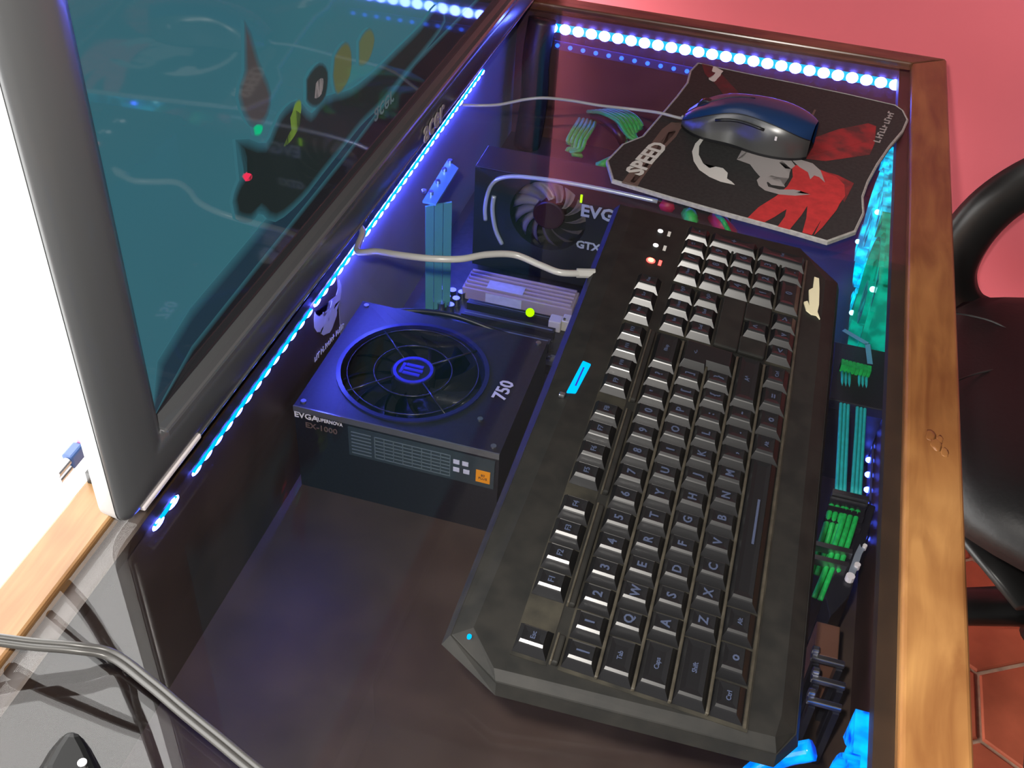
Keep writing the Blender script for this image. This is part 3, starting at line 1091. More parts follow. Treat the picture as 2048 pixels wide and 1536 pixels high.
ribbon('sleeved_cable', 'teal sleeved cable pair strand nearer the keyboard, turning green at its end', [(1692, 745, -0.075), (1687, 860, -0.08), (1681, 985, -0.085)], 3, 0.0014, 'cable_teal')
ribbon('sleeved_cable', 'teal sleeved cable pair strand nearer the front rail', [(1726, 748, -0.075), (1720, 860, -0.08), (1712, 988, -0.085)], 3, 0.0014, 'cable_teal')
ribbon('sleeved_cable', 'green sleeved cable bundle slanting under the keyboard edge', [(1678, 1000, -0.087), (1667, 1040, -0.09), (1652, 1090, -0.1), (1634, 1150, -0.11)], 3, 0.002, 'cable_green')
ribbon('sleeved_cable', 'longer green sleeved cable bundle slanting beside the black drive', [(1709, 1002, -0.087), (1692, 1060, -0.09), (1668, 1130, -0.1), (1640, 1200, -0.11)], 3, 0.002, 'cable_green')
comb = None
for i, (px, py) in enumerate(((1700, 995), (1694, 1010), (1690, 1028), (1684, 1050), (1666, 1100), (1655, 1125))):
    c = at(px, py, -0.083 - 0.003 * i)
    t = obj('cable_comb', bx(c.x - 0.013, c.x + 0.013, c.y - 0.0022, c.y + 0.0022, c.z - 0.003, c.z + 0.003), 'steel' if i in (0, 4, 5) else 'fan_dark')
    tag(t, ['pale clip where the teal cables turn green', 'black comb on the green cables just below the pale clip', 'second black comb on the green cables', 'third black comb on the green cables',
            'pale comb across the slanting green cables', 'pale comb nearest the lower end of the green cables'][i], 'cable comb')

hd = thing('hard_drive', 'black hard drive with a pale metal latch beside the green cables', 'drive', (0.08, 0.2, BZ))
HO = hd.location
pp = [at(1722, 1000, -0.1), at(1752, 1012, -0.1), at(1700, 1190, -0.1), at(1660, 1235, -0.1), at(1650, 1190, -0.1)]
bm = prism(bmesh.new(), [(min(p.x, 0.094), p.y) for p in pp], BZ, -0.1)
obj('shell', bm, 'fan_dark', hd, origin=HO, bevel=0.001)
lt = [(1694, 1152), (1708, 1112), (1718, 1092), (1721, 1100), (1728, 1090), (1731, 1098), (1722, 1112), (1716, 1132), (1709, 1152)]
lw = [at(px, py, -0.1) for px, py in lt]
obj('latch', prism(bmesh.new(), [(p.x, p.y) for p in lw], -0.1, -0.0975), 'slate_metal', hd, origin=HO)
for (px, py, r_) in ((1700, 1155, 0.0032), (1714, 1132, 0.0022), (1729, 1094, 0.0016)):
    c = at(px, py, -0.0975)
    obj('latch_pin', cyl(bmesh.new(), (c.x, c.y, -0.1), r_, 0.0045, seg=10), 'trim_white', hd, origin=HO)
cx = at(1655, 1270, -0.1)
tag(obj('card_spacer', bx(cx.x - 0.007, cx.x + 0.009, cx.y - 0.014, cx.y + 0.014, BZ, -0.105), 'brown_card', bevel=0.001), 'small brown card block standing below the hard drive', 'spacer')
for i, (px, py) in enumerate(((1655, 1322), (1656, 1365), (1648, 1408))):
    c = at(px, py, -0.1)
    t = thing('drive_clip', ['bright metal clip next to the brown card block', 'metal clip between two other clips by the keyboard edge', 'metal clip next to the blue glowing fan'][i], 'clip', (c.x, c.y, BZ))
    obj('post', bx(-0.009, -0.005, -0.004, 0.004, 0, 0.058), 'fan_dark', t)
    obj('bar', bx(-0.011, 0.011, -0.0022, 0.0022, 0.058, 0.062), 'steel', t, bevel=0.0008)
    obj('tab', bx(-0.011, -0.006, 0.002, 0.006, 0.058, 0.065), 'steel', t, bevel=0.0008)
    obj('post', bx(0.006, 0.010, -0.004, 0.004, 0, 0.058), 'fan_dark', t)
cable('fan_lead', 'blue lit fan lead running from the near fan under the keyboard', [at(1625, 1500, -0.04), at(1570, 1512, -0.05), at(1520, 1535, -0.06), at(1480, 1570, -0.07)], 0.006, 'fan_blue')  # lead glows by itself; the fan's blue light is put into its material

# ------------------------------------------------------------------ keyboard
P = 0.01905
KBT = 0.1028546
kb = thing('keyboard', 'black full size keyboard with dusty gaps, lying on the glass', 'keyboard', (0, 0, 0.022), (0, KBT, 0.0060756))
KH = -0.0088
kbot = -0.0176
bot = [(-0.112, -0.0225), (-0.1465, -0.004), (-0.147, 0.20), (-0.147, 0.442), (0.004, 0.452), (0.040, 0.418), (0.040, 0.005), (0.029, -0.011)]
top = [(-0.1165, -0.0150), (-0.133, 0.004), (-0.128, 0.20), (-0.131, 0.434), (0.004, 0.443), (0.026, 0.409), (0.0275, 0.012), (0.0255, -0.0015)]
bm = prism(bmesh.new(), bot, kbot, -0.0105, [(b[0] * 0.75 + t[0] * 0.25, b[1] * 0.75 + t[1] * 0.25) for b, t in zip(bot, top)])
obj('base', bm, 'kb_body', kb)
bm = prism(bmesh.new(), [(b[0] * 0.75 + t[0] * 0.25, b[1] * 0.75 + t[1] * 0.25) for b, t in zip(bot, top)], -0.0105, -0.0064, top)
obj('upper_case', bm, 'kb_body', kb, bevel=0.0012)


def v_of(row):
    return {'F': (-0.342155 - 5) * P, 'N': -4 * P, 'Q': -3 * P, 'A': -2 * P, 'Z': -P, 'S': 0.0}[row]


INS = 0.0028


def deck(name, v0, v1, u0, u1, h0=-0.0066, h1=-0.006, m='kb_deck', **k):
    return obj(name, bx(v0, v1, u0, u1, h0, h1), m, kb, **k)


# dusty key wells
hp = P / 2
deck('key_well', v_of('N') - hp - 0.0005, v_of('S') + hp + 0.002, -0.0045, 15 * P - 0.002)
deck('key_well', v_of('F') - hp, v_of('F') + hp, -0.0045, 18.25 * P - 0.003)
deck('key_well', v_of('N') - hp, v_of('Q') + hp, 15.25 * P - 0.004, 18.25 * P - 0.003)
deck('key_well', v_of('S') - hp, v_of('S') + hp, 15.25 * P - 0.004, 18.25 * P - 0.003)
deck('key_well', v_of('Z') - hp, v_of('S') - hp, 16.25 * P - 0.004, 17.25 * P - 0.003)
deck('key_well', v_of('N') - hp, v_of('S') + hp, 18.5 * P - 0.004, 22.5 * P - 0.002)
# raised plates where no keys are, and dusty ridges between the rows
obj('blank_plate', bx(v_of('A') - hp + 0.001, v_of('A') + hp - 0.001, 15.25 * P - 0.003, 18.35 * P - 0.003, -0.0066, -0.0030), 'kb_body', kb, bevel=0.0012)
obj('blank_plate', bx(v_of('Z') - hp - 0.001, v_of('Z') + hp - 0.001, 15.25 * P - 0.003, 16.2 * P - 0.003, -0.0066, -0.0030), 'kb_body', kb, bevel=0.0012)
obj('blank_plate', bx(v_of('Z') - hp - 0.001, v_of('Z') + hp - 0.001, 17.28 * P - 0.003, 18.35 * P - 0.003, -0.0066, -0.0030), 'kb_body', kb, bevel=0.0012)
vF = (v_of('F') + v_of('N')) / 2
for (ua, ub) in ((0, 1), (2, 6), (6.5, 10.5), (11, 15)):
    obj('ridge', bx(vF - 0.0016, vF + 0.0024, ua * P - 0.003, ub * P - 0.004, -0.0066, -0.0030), 'kb_body', kb, bevel=0.001)
    obj('ridge_edge', bx(vF - 0.0022, vF - 0.0010, ua * P - 0.003, ub * P - 0.004, -0.0066, -0.0024), 'kb_ridge', kb, bevel=0.0004)
for (r0, r1) in (('N', 'Q'), ('Q', 'A'), ('A', 'Z'), ('Z', 'S')):
    vv = (v_of(r0) + v_of(r1)) / 2
    obj('ridge', bx(vv - 0.0009, vv + 0.0009, -0.003, 15 * P - 0.004, -0.0062, -0.0036), 'kb_ridge', kb, bevel=0.0005)
    obj('ridge', bx(vv - 0.0009, vv + 0.0009, 18.5 * P - 0.003, 22.4 * P - 0.004, -0.0062, -0.0042), 'kb_deck', kb, bevel=0.0005)
obj('ridge', bx(v_of('S') + hp - 0.0005, v_of('S') + hp + 0.001, -0.003, 22.4 * P, -0.0064, -0.0052), 'kb_ridge', kb)

KEYS = []


def key(row, u, wd, leg, dv=1.0):
    KEYS.append((row, u, wd, leg, dv))


key('F', 0, 1, 'Esc')
for i in range(12):
    key('F', [2, 6.5, 11][i // 4] + i % 4, 1, 'F%d' % (i + 1))
for i, s in enumerate(('Prt', 'Scr', 'Pau')):
    key('F', 15.25 + i, 1, s)
for i, s in enumerate("|1234567890'?"):
    key('N', i, 1, s)
key('N', 13, 2, 'Bksp')
key('Q', 0, 1.5, 'Tab')
for i, s in enumerate('QWERTYUIOP[]'):
    key('Q', 1.5 + i, 1, s)
key('A', 0, 1.75, 'Caps')
for i, s in enumerate('ASDFGHJKL:{}'):
    key('A', 1.75 + i, 1, s)
key('Z', 0, 2.25, 'Shift')
for i, s in enumerate('ZXCVBNM,.-'):
    key('Z', 2.25 + i, 1, s)
key('Z', 12.25, 2.75, 'A^')
for u, wd, s in ((0, 1.25, 'Ctrl'), (1.25, 1.25, 'o'), (2.5, 1.25, 'Alt'), (3.75, 6.25, ''), (10, 1.25, 'Alt'), (11.25, 1.25, 'o'), (12.5, 1.25, '='), (13.75, 1.25, 'Ctrl')):
    key('S', u, wd, s)
for i, s in enumerate('<v>'):
    key('S', 15.25 + i, 1, s)
key('Z', 16.25, 1, '^')
for i, s in enumerate(('Ins', 'Hom', 'PgU')):
    key('N', 15.25 + i, 1, s)
for i, s in enumerate(('Del', 'End', 'PgD')):
    key('Q', 15.25 + i, 1, s)
for i, s in enumerate(('Num', '/', '*', '-')):
    key('N', 18.5 + i, 1, s)
for r, ss in (('Q', '789'), ('A', '456'), ('Z', '123')):
    for i, s in enumerate(ss):
        key(r, 18.5 + i, 1, s)
key('Q', 21.5, 1, '+', 2.0)
key('Z', 21.5, 1, 'Ent', 2.0)
key('S', 18.5, 2, '0')
key('S', 20.5, 1, '.')

CAPS = {}
CH = 0.0088


def cap_mesh(wd, dv, row):
    k = (wd, dv, row == 'S')
    if k in CAPS:
        return CAPS[k]
    bm = bmesh.new()
    W = wd * P - 0.0012
    D = dv * P - 0.0012
    # local: u from -INS, v centred on its first row cell
    u0, u1 = -INS + 0.0006, -INS + 0.0006 + W
    v0, v1 = -P / 2 + 0.0006, -P / 2 + 0.0006 + D
    ti, tb, tf = 0.0030, 0.0018, 0.0034
    if row == 'S':
        tf = 0.0050
    e1, e2 = ti * 0.93, ti * 0.93
    prof = [(u0, u1, v0, v1, -CH + 0.0024), (u0, u1, v0, v1, -CH + 0.0030), (u0 + e1, u1 - e1, v0 + tb * 0.9, v1 - tf * 0.9, -0.0016),
            (u0 + e1 + 0.0005, u1 - e1 - 0.0005, v0 + tb * 0.9 + 0.0003, v1 - tf * 0.9 - 0.0003, -0.0010),
            (u0 + e1 + 0.00185, u1 - e1 - 0.00185, v0 + tb * 0.9 + 0.0006, v1 - tf * 0.9 - 0.0006, 0.0)]
    rings = []
    for a, b, c, d, h in prof:
        rings.append([bm.verts.new((x, y, h)) for x, y in ((c, a), (d, a), (d, b), (c, b))])
    for r0, r1 in zip(rings[:-1], rings[1:]):
        for i in range(4):
            j = (i + 1) % 4
            bm.faces.new((r0[i], r0[j], r1[j], r1[i]))
    # slightly dished top
    cu, cv = (u0 + u1) / 2, (v0 + tb + v1 - tf) / 2
    inner = [bm.verts.new((cv + (v.co.x - cv) * 0.55, cu + (v.co.y - cu) * (1 - 0.0035 / max(W / 2 - 0.004, 0.004)), -0.0004)) for v in rings[-1]]
    for i in range(4):
        j = (i + 1) % 4
        bm.faces.new((rings[-1][i], rings[-1][j], inner[j], inner[i]))
    bm.faces.new(inner)
    bm.faces.new(rings[0][::-1])
    bmesh.ops.recalc_face_normals(bm, faces=bm.faces)
    me = bpy.data.meshes.new('keycap')
    bm.to_mesh(me)
    bm.free()
    me.materials.append(M['key_plastic'])
    CAPS[k] = me
    return me


LEG = {}


def legend_mesh(s):
    if s not in LEG:
        sz = 0.0072 if len(s) == 1 else 0.0047 if len(s) == 2 else 0.0036
        bm = text_bm(s, sz, 0.00025, 0.025 if len(s) == 1 else 0.02)
        me = bpy.data.meshes.new('legend')
        bm.to_mesh(me)
        bm.free()
        me.materials.append(M['legend'])
        LEG[s] = me
    return LEG[s]


def add_key(row, u, wd, leg, dv):
    o = bpy.data.objects.new('keycap', cap_mesh(wd, dv, row))
    COL.objects.link(o)
    o.parent = kb
    dh = {'F': 0.0, 'N': 0.0, 'Q': 0.0, 'A': 0.0, 'Z': 0.0, 'S': -0.0004}[row]
    o.location = (v_of(row), u * P, dh)
    if leg:
        l = bpy.data.objects.new('legend', legend_mesh(leg))
        COL.objects.link(l)
        l.parent = o
        l.matrix_local = frame_mat((-0.0008 + (dv - 1) * P / 2, wd * P / 2 - INS, -0.0001), (0, 1, 0), (-1, 0, 0))
    return o


for k in KEYS:
    add_key(*k)
sp = [o for o in kb.children if o.name.startswith('keycap') and abs(o.location.y - 3.75 * P) < 1e-6 and abs(o.location.x) < 1e-6][0]
# pale line on the space bar
obj('bar_mark', bx(-0.0012, 0.0002, 0.042, 0.078, -0.0002, 0.0002), 'legend', sp)
# the tall return key: an L shaped cap over two rows
en = bmesh.new()
vq, va = v_of('Q') - P / 2 + 0.0006, v_of('A') + P / 2 - 0.0006
uA, uB, uE = 13.5 * P - INS + 0.0006, 13.75 * P - INS + 0.0006, 15 * P - INS - 0.0006
vm = v_of('Q') + P / 2 - 0.0004
b_ = [(vq, uA), (vm, uA), (vm, uB), (va, uB), (va, uE), (vq, uE)]
t_ = [(vq + 0.0022, uA + 0.0034), (vm - 0.0015, uA + 0.0034), (vm - 0.0015, uB + 0.0034), (va - 0.004, uB + 0.0034), (va - 0.004, uE - 0.0034), (vq + 0.0022, uE - 0.0034)]
prism(en, b_, -CH + 0.0024, -CH + 0.003)
e2 = bmesh.new()
prism(e2, b_, -CH + 0.003, 0.0, t_)
e2m = bpy.data.meshes.new('x'); e2.to_mesh(e2m); e2.free(); en.from_mesh(e2m)
eo = obj('keycap', en, 'key_plastic', kb, bevel=0.0007)
lo = bpy.data.objects.new('legend', legend_mesh('<-')); COL.objects.link(lo); lo.parent = eo
lo.matrix_local = frame_mat(((vq + vm) / 2, (uA + uE) / 2, 0.0001), (0, 1, 0), (-1, 0, 0))
# indicator lights
for i, u in enumerate((0.410, 0.389, 0.368)):
    bm = bmesh.new()
    cyl(bm, (-0.1055, u, -0.0062), 0.0022, 0.0012, seg=14)
    o = obj('indicator_light', bm, 'led_red_hot' if i == 2 else 'led_white', kb, bevel=0.0004)
    if i == 2:
        o['label'] = 'red lit indicator light'
        obj('indicator_glow', annulus(bmesh.new(), 0.0024, 0.0034, -0.0064, -0.0058, 16, (-0.1055, u)), 'led_red', kb)
    obj('indicator_mark', bx(-0.0995, -0.0972, u - 0.0030, u + 0.0036, -0.0064, -0.0060), 'led_red' if i == 2 else 'print_white', kb)
# lit badge on the back strip
bm = prism(bmesh.new(), [(-0.1305, 0.197), (-0.1245, 0.199), (-0.1215, 0.231), (-0.1275, 0.232)], -0.0068, -0.0052)
o = obj('lit_badge', bm, 'badge_blue', kb, bevel=0.001); o['label'] = 'glowing cyan badge'
bm = prism(bmesh.new(), [(-0.1268, 0.205), (-0.1258, 0.205), (-0.1248, 0.225), (-0.1258, 0.225)], -0.0054, -0.0049)
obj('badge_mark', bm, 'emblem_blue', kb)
obj('badge_pin', bx(-0.1345, -0.1305, 0.192, 0.1955, -0.0075, -0.0045), 'steel', kb, bevel=0.0008)
bm = cyl(bmesh.new(), (-0.1335, -0.0012, -0.0098), 0.0012, 0.003, seg=10)
o = obj('corner_light', bm, 'badge_blue', kb); o['label'] = 'tiny blue light in the near corner'  # emissive dot painted in for a reflection on the corner
# cream script badge on the wrist edge
KM = kb.matrix_basis


def kloc(px, py, h):
    K = Euler((0, KBT, 0.0060756)).to_matrix()
    n = K @ Vector((0, 0, 1))
    o3 = Vector((0, 0, 0.022)) + n * h
    d = RM @ Vector(((px - 1024) / FPX, (768 - py) / FPX, -1))
    t = (o3 - CAM_P).dot(n) / d.dot(n)
    return K.transposed() @ (CAM_P + d * t - Vector((0, 0, 0.022)))


scr = [(1628, 556), (1637, 559), (1638, 580), (1637, 612), (1634, 626), (1639, 640), (1632, 632), (1622, 630), (1612, 622), (1607, 606), (1614, 604), (1618, 614), (1617, 582), (1625, 578)]
decal('script_badge', [kloc(px, py, -0.0063) for px, py in scr], (0, 0, 1), 'cream_badge', kb, thick=0.0012)
for (a, b) in (((-0.12, 0.03), 0), ((-0.12, 0.40), 0)):
    bm = bx(a[0] - 0.012, a[0] + 0.004, a[1] - 0.01, a[1] + 0.01, -0.0338, kbot)
    obj('tilt_foot', bm, 'black_plastic', kb)

# ------------------------------------------------------------------ mouse pad
PZ = 0.0035
pc = at(1500, 320, 0)
pad = thing('mouse_pad', 'black gaming mouse pad with a grey edge and red splashed emblem', 'mouse pad', (pc.x, pc.y, 0))


def padpx(cx, cy):
    return (1200 + cx * 0.31738, 100 + cy * 0.31738)


def pp_(crop, z):
    return [at(*padpx(a, b), z) for a, b in crop]


outl = [(38, 695), (75, 818), (430, 925), (800, 1030), (1150, 1125), (1435, 1208), (1615, 1143), (1668, 1030), (1662, 925), (1695, 830), (1755, 720), (1830, 610), (1915, 510), (1945, 440), (1915, 380), (1865, 345),
        (1560, 275), (1250, 210), (950, 150), (735, 105), (615, 78), (565, 130), (545, 205), (480, 290), (395, 390), (265, 540), (140, 590)]
ow = [(p.x, p.y) for p in pp_(outl, PZ)]
cxm = sum(p[0] for p in ow) / len(ow); cym = sum(p[1] for p in ow) / len(ow)


def inset(pts, d):
    n = len(pts)
    out = []
    A = sum(pts[i][0] * pts[(i + 1) % n][1] - pts[(i + 1) % n][0] * pts[i][1] for i in range(n))
    sg = 1 if A > 0 else -1
    for i in range(n):
        p0, p1, p2 = Vector(pts[i - 1]), Vector(pts[i]), Vector(pts[(i + 1) % n])
        e1, e2 = (p1 - p0).normalized(), (p2 - p1).normalized()
        n1, n2 = Vector((-e1.y, e1.x)) * sg, Vector((-e2.y, e2.x)) * sg
        m = (n1 + n2).normalized()
        out.append(tuple(p1 + m * d / max(0.5, m.dot(n1))))
    return out


obj('cloth_top', prism(bmesh.new(), inset(ow, 0.002), 0.0008, PZ), 'pad_cloth', pad, origin=pad.location)
ring_o, ring_i = ow, inset(ow, 0.0026)
bm = bmesh.new()
n = len(ow)
L0 = [bm.verts.new((p[0], p[1], 0.0)) for p in ring_o]
L1 = [bm.verts.new((p[0], p[1], PZ - 0.0003)) for p in ring_o]
L2 = [bm.verts.new((p[0], p[1], PZ + 0.0004)) for p in inset(ow, 0.0012)]
L3 = [bm.verts.new((p[0], p[1], PZ - 0.0002)) for p in ring_i]
L4 = [bm.verts.new((p[0], p[1], 0.0)) for p in ring_i]
for a, b in ((L0, L1), (L1, L2), (L2, L3), (L3, L4), (L4, L0)):
    for i in range(n):
        j = (i + 1) % n
        bm.faces.new((a[i], a[j], b[j], b[i]))
o = obj('stitched_edge', bm, 'pad_edge', pad, origin=pad.location)
o['label'] = 'pale grey stitched edge'


def pprint(name, crop, m, lift=0.0):
    return decal(name, pp_(crop, PZ + 0.0001 + lift), (0, 0, 1), m, pad, origin=pad.location, thick=0.00012)


# printed graphics, lowest first
pprint('red_print', [(640, 82), (720, 100), (800, 190), (880, 275), (780, 285), (735, 225), (660, 150)], 'print_red_deep')
pprint('red_print', [(1250, 640), (1330, 560), (1500, 500), (1690, 462), (1740, 480), (1730, 590), (1700, 660), (1560, 680), (1420, 700), (1330, 690), (1260, 680)], 'print_red_dark')
pprint('red_print', [(1180, 660), (1260, 620), (1400, 560), (1560, 545), (1700, 570), (1560, 610), (1420, 640), (1330, 660), (1260, 690)], 'print_red_dark', 0.0001)
# main red splash with fingers towards the near edge
pprint('red_splash', [(1180, 860), (1215, 800), (1210, 730), (1280, 720), (1400, 760), (1490, 800), (1540, 850), (1545, 920), (1510, 970), (1400, 975), (1250, 975), (1100, 930)], 'print_red', 0.0001)
for k_, f_ in enumerate(([(1120, 915), (1260, 960), (1180, 1000), (1095, 1055), (1035, 1086), (930, 1058), (1000, 990)],
                         [(1190, 940), (1320, 960), (1270, 1040), (1195, 1132), (1120, 1112), (1165, 1050)],
                         [(1310, 950), (1450, 960), (1400, 1060), (1335, 1166), (1275, 1150), (1300, 1060)],
                         [(1430, 950), (1530, 930), (1490, 1010), (1400, 1120), (1348, 1168), (1390, 1080)])):
    pprint('red_splash', f_, 'print_red', 0.00016 + 0.00004 * k_)
pprint('red_print', [(1400, 760), (1500, 790), (1600, 840), (1570, 900), (1540, 960), (1500, 900)], 'print_red_dark', 0.00005)
# tail crescent
pprint('emblem_tail', [(690, 535), (640, 550), (600, 590), (580, 640), (590, 700), (625, 755), (690, 800), (760, 830), (850, 850), (830, 830), (800, 810), (805, 775), (775, 745), (730, 735), (690, 745), (650, 715), (622, 660), (625, 605), (655, 560)], 'print_white', 0.0003)
# claws and head
pprint('emblem_head', [(910, 600), (960, 615), (1050, 655), (1100, 640), (1170, 640), (1200, 690), (1230, 730), (1205, 750), (1150, 700), (1130, 710), (1195, 775), (1190, 805), (1120, 800), (1080, 790), (1060, 800), (1160, 850), (1165, 862), (1080, 850), (1040, 815), (1005, 795), (975, 760), (945, 720), (862, 690), (905, 675), (950, 680), (930, 640)], 'print_grey', 0.0003)
pprint('emblem_claw', [(1050, 800), (1090, 815), (1050, 835), (1060, 862), (1130, 880), (1220, 880), (1265, 888), (1230, 900), (1325, 910), (1230, 918), (1130, 910), (1040, 885), (1000, 855), (988, 820), (1010, 798)], 'print_grey', 0.0004)
pprint('emblem_claw', [(1205, 690), (1260, 690), (1340, 715), (1390, 760), (1418, 835), (1380, 800), (1350, 790), (1325, 815), (1310, 770), (1260, 740)], 'print_grey', 0.0004)
# small mark at the far corner
cm_px = [(800, 290), (880, 290), (1240, 490), (1150, 590), (1120, 680), (1000, 800), (920, 900), (860, 950), (760, 940), (610, 860), (600, 780), (720, 800), (820, 660), (900, 560), (860, 540), (780, 520), (740, 480)]
decal('corner_mark', [at(1390 + a * 0.0456, 120 + b * 0.0456, PZ + 0.0004) for a, b in cm_px], (0, 0, 1), 'print_white', pad, origin=pad.location, thick=0.00012)
# lettering strip
pprint('stripe', [(135, 838), (235, 862), (255, 825), (390, 640), (480, 545), (505, 500), (535, 465), (520, 455), (480, 500), (470, 530), (380, 620), (240, 815), (215, 840), (190, 830), (300, 690), (430, 520), (475, 460), (450, 455), (390, 500)], 'print_bronze', 0.0001)
a, b = at(*padpx(195, 800), PZ), at(*padpx(402, 575), PZ)
up = at(*padpx(290, 660), PZ) - at(*padpx(335, 712), PZ)
text('lettering', 'SPEED', 0.0215, (a + b) / 2 + Vector((0, 0, 0.0005)), b - a, up, 'print_white', pad, bold=0.035, origin=pad.location, sx=1.12)
a, b = at(*padpx(1742, 582), PZ), at(*padpx(1838, 388), PZ)
marks('lettering', a, b, (-1, 0, 0), 0.0062, [(0.0, 0.1, 1), (0.13, 0.56, 5), (0.6, 1.0, 5)], 'print_grey', pad, pad.location, 0.0003)
pprint('stripe', [(1318, 440), (1330, 445), (1362, 378), (1350, 375)], 'print_bronze', 0.0002)

# ------------------------------------------------------------------ mouse
mn, mt = at(1374, 218, PZ + 0.012), at(1626, 283, PZ + 0.012)
mc = (mn + mt) / 2
ax = (mn - mt)
ML = Vector((ax.x, ax.y)).length
yaw = math.atan2(ax.y, ax.x)
mouse = thing('computer_mouse', 'glossy dark blue and grey computer mouse resting on the pad', 'mouse', (mc.x, mc.y, PZ + 0.0004), (0, 0, yaw))
# local +x = nose, +y = right of mouse ; camera looks at its left (thumb) side
NS, NA, KS = 28, 26, 6


def msec(s):
    """s 0 nose .. 1 tail -> half width, height, x"""
    x = ML / 2 - s * ML
    wv = 0.0315 * (max(0.0, 1 - abs((s - 0.5) / 0.53) ** 3.2)) ** 0.5
    wv *= 1 - 0.12 * math.exp(-((s - 0.42) / 0.16) ** 2)
    hv = 0.0375 * (max(0.0, 1 - abs((s - 0.62) / 0.66) ** 2.4)) ** 0.75
    hv = max(hv, 0.010 if 0.0 < s < 1.0 else 0.006)
    return wv, hv, x


shell, sidep = bmesh.new(), bmesh.new()
grid = []
for i in range(NS + 1):
    s = 0.004 + 0.992 * (0.5 - 0.5 * math.cos(math.pi * i / NS))
    wv, hv, x = msec(s)
    row = []
    for k in range(NA + 1):
        a_s = math.pi * (0.13 + 0.13 * max(0.0, math.sin(math.pi * s)) ** 0.8)      # shell / thumb panel border
        a = a_s * k / KS if k <= KS else a_s + (math.pi - a_s) * (k - KS) / (NA - KS)
        c, sn = math.cos(a), max(0.0, math.sin(a))
        y = wv * math.copysign(abs(c) ** 0.72, c)       # k=0: left (thumb) side
        z = 0.002 + (hv - 0.002) * sn ** 0.62
        # thumb scoop
        if k < NA / 2:
            y -= 0.004 * math.exp(-((s - 0.42) / 0.2) ** 2) * math.exp(-((z / hv - 0.45) / 0.25) ** 2)
        row.append(Vector((x, y, z)))
    grid.append(row)


def split_k(i):
    return KS


def grid_mesh(sel):
    bm = bmesh.new()
    vv = {}

    def g(i, k):
        if (i, k) not in vv:
            vv[(i, k)] = bm.verts.new(grid[i][k])
        return vv[(i, k)]
    for i in range(NS):
        for k in range(NA):
            if sel(i, k):
                bm.faces.new((g(i, k), g(i, k + 1), g(i + 1, k + 1), g(i + 1, k)))
    return bm


mside = lambda i, k: k < split_k(i)
bm = grid_mesh(lambda i, k: not mside(i, k))
obj('top_shell', bm, 'mouse_top', mouse, smooth=True)
o = obj('thumb_panel', grid_mesh(mside), 'mouse_side', mouse, smooth=True); o['label'] = 'grey metallic thumb side'
bm = bmesh.new()
base_pts = [(r[0].x, r[0].y) for r in grid] + [(r[-1].x, r[-1].y) for r in reversed(grid)]
prism(bm, base_pts, 0.0, 0.0026)
obj('base', bm, 'mouse_rim', mouse)
# seam between shell and thumb panel, button split, wheel, side button
seamp = [grid[i][split_k(i)] + Vector((0, 0.0002, 0.0002)) for i in range(1, NS)]
obj('seam', tube(bmesh.new(), seamp, 0.00045, 6), 'mouse_rim', mouse, smooth=True)
mid = [grid[i][NA // 2] + Vector((0, 0, 0.0001)) for i in range(1, NS // 2 + 1)]
obj('button_split', tube(bmesh.new(), mid, 0.0005, 6), 'mouse_rim', mouse, smooth=True)
wl = grid[7][NA // 2]
bm = cyl(bmesh.new(), (wl.x, -0.0035, wl.z - 0.006), 0.0085, 0.007, axis='y', seg=20)
obj('scroll_wheel', bm, 'mouse_rim', mouse, bevel=0.001)
sb = [grid[i][split_k(i) - 2] + Vector((0, 0.0012, 0)) for i in range(10, 18)]
obj('side_button', tube(bmesh.new(), sb, 0.0014, 8), 'mouse_rim', mouse, smooth=True)
lg = grid[19][3] + Vector((0, 0.0006, 0))
obj('side_mark', bx(lg.x - 0.001, lg.x + 0.001, lg.y, lg.y + 0.0006, lg.z - 0.002, lg.z + 0.002), 'print_white', mouse)

# ------------------------------------------------------------------ leads on the glass
ca = cable('mouse_cable', 'thin pale mouse cable crossing the glass to the mouse', [at(925, 210, 0.0015), at(960, 211, 0.003), at(1000, 209, 0.004), at(1050, 199, 0.008), at(1090, 196, 0.01), at(1140, 201, 0.008), at(1200, 211, 0.005), at(1270, 219, 0.0035), at(1320, 226, 0.006), at(1360, 236, 0.006), mn + Vector((-0.002, -0.004, -0.006))], 0.0015, 'cable_pale')
kz = 0.030
kpts = [(-0.352, 0.372, 0.004), (-0.338, 0.362, 0.004), at(715, 502, 0.010), at(755, 503, 0.022), at(800, 510, kz), at(860, 517, kz + 0.004), at(920, 518, kz + 0.004), at(975, 509, kz + 0.003), at(1030, 510, kz), at(1080, 530, kz - 0.003), at(1120, 545, 0.026), at(1165, 547, 0.024)]
kc = thing('keyboard_cable', 'pale grey keyboard cable arching from the screen to the keyboard', 'cable', at(800, 510, 0))
obj('lead', tube(bmesh.new(), catmull(kpts, 8), 0.0026, 10), 'cable_pale', kc, smooth=True, origin=kc.location)
obj('strain_relief', tube(bmesh.new(), [at(1153, 546, 0.024), at(1190, 547, 0.024)], 0.0036, 10), 'cable_pale', kc, origin=kc.location)
obj('plug_tail', tube(bmesh.new(), [at(1188, 548, 0.024), at(1194, 560, 0.024), at(1197, 574, 0.024)], 0.0016, 8), 'cable_pale', kc, smooth=True, origin=kc.location)
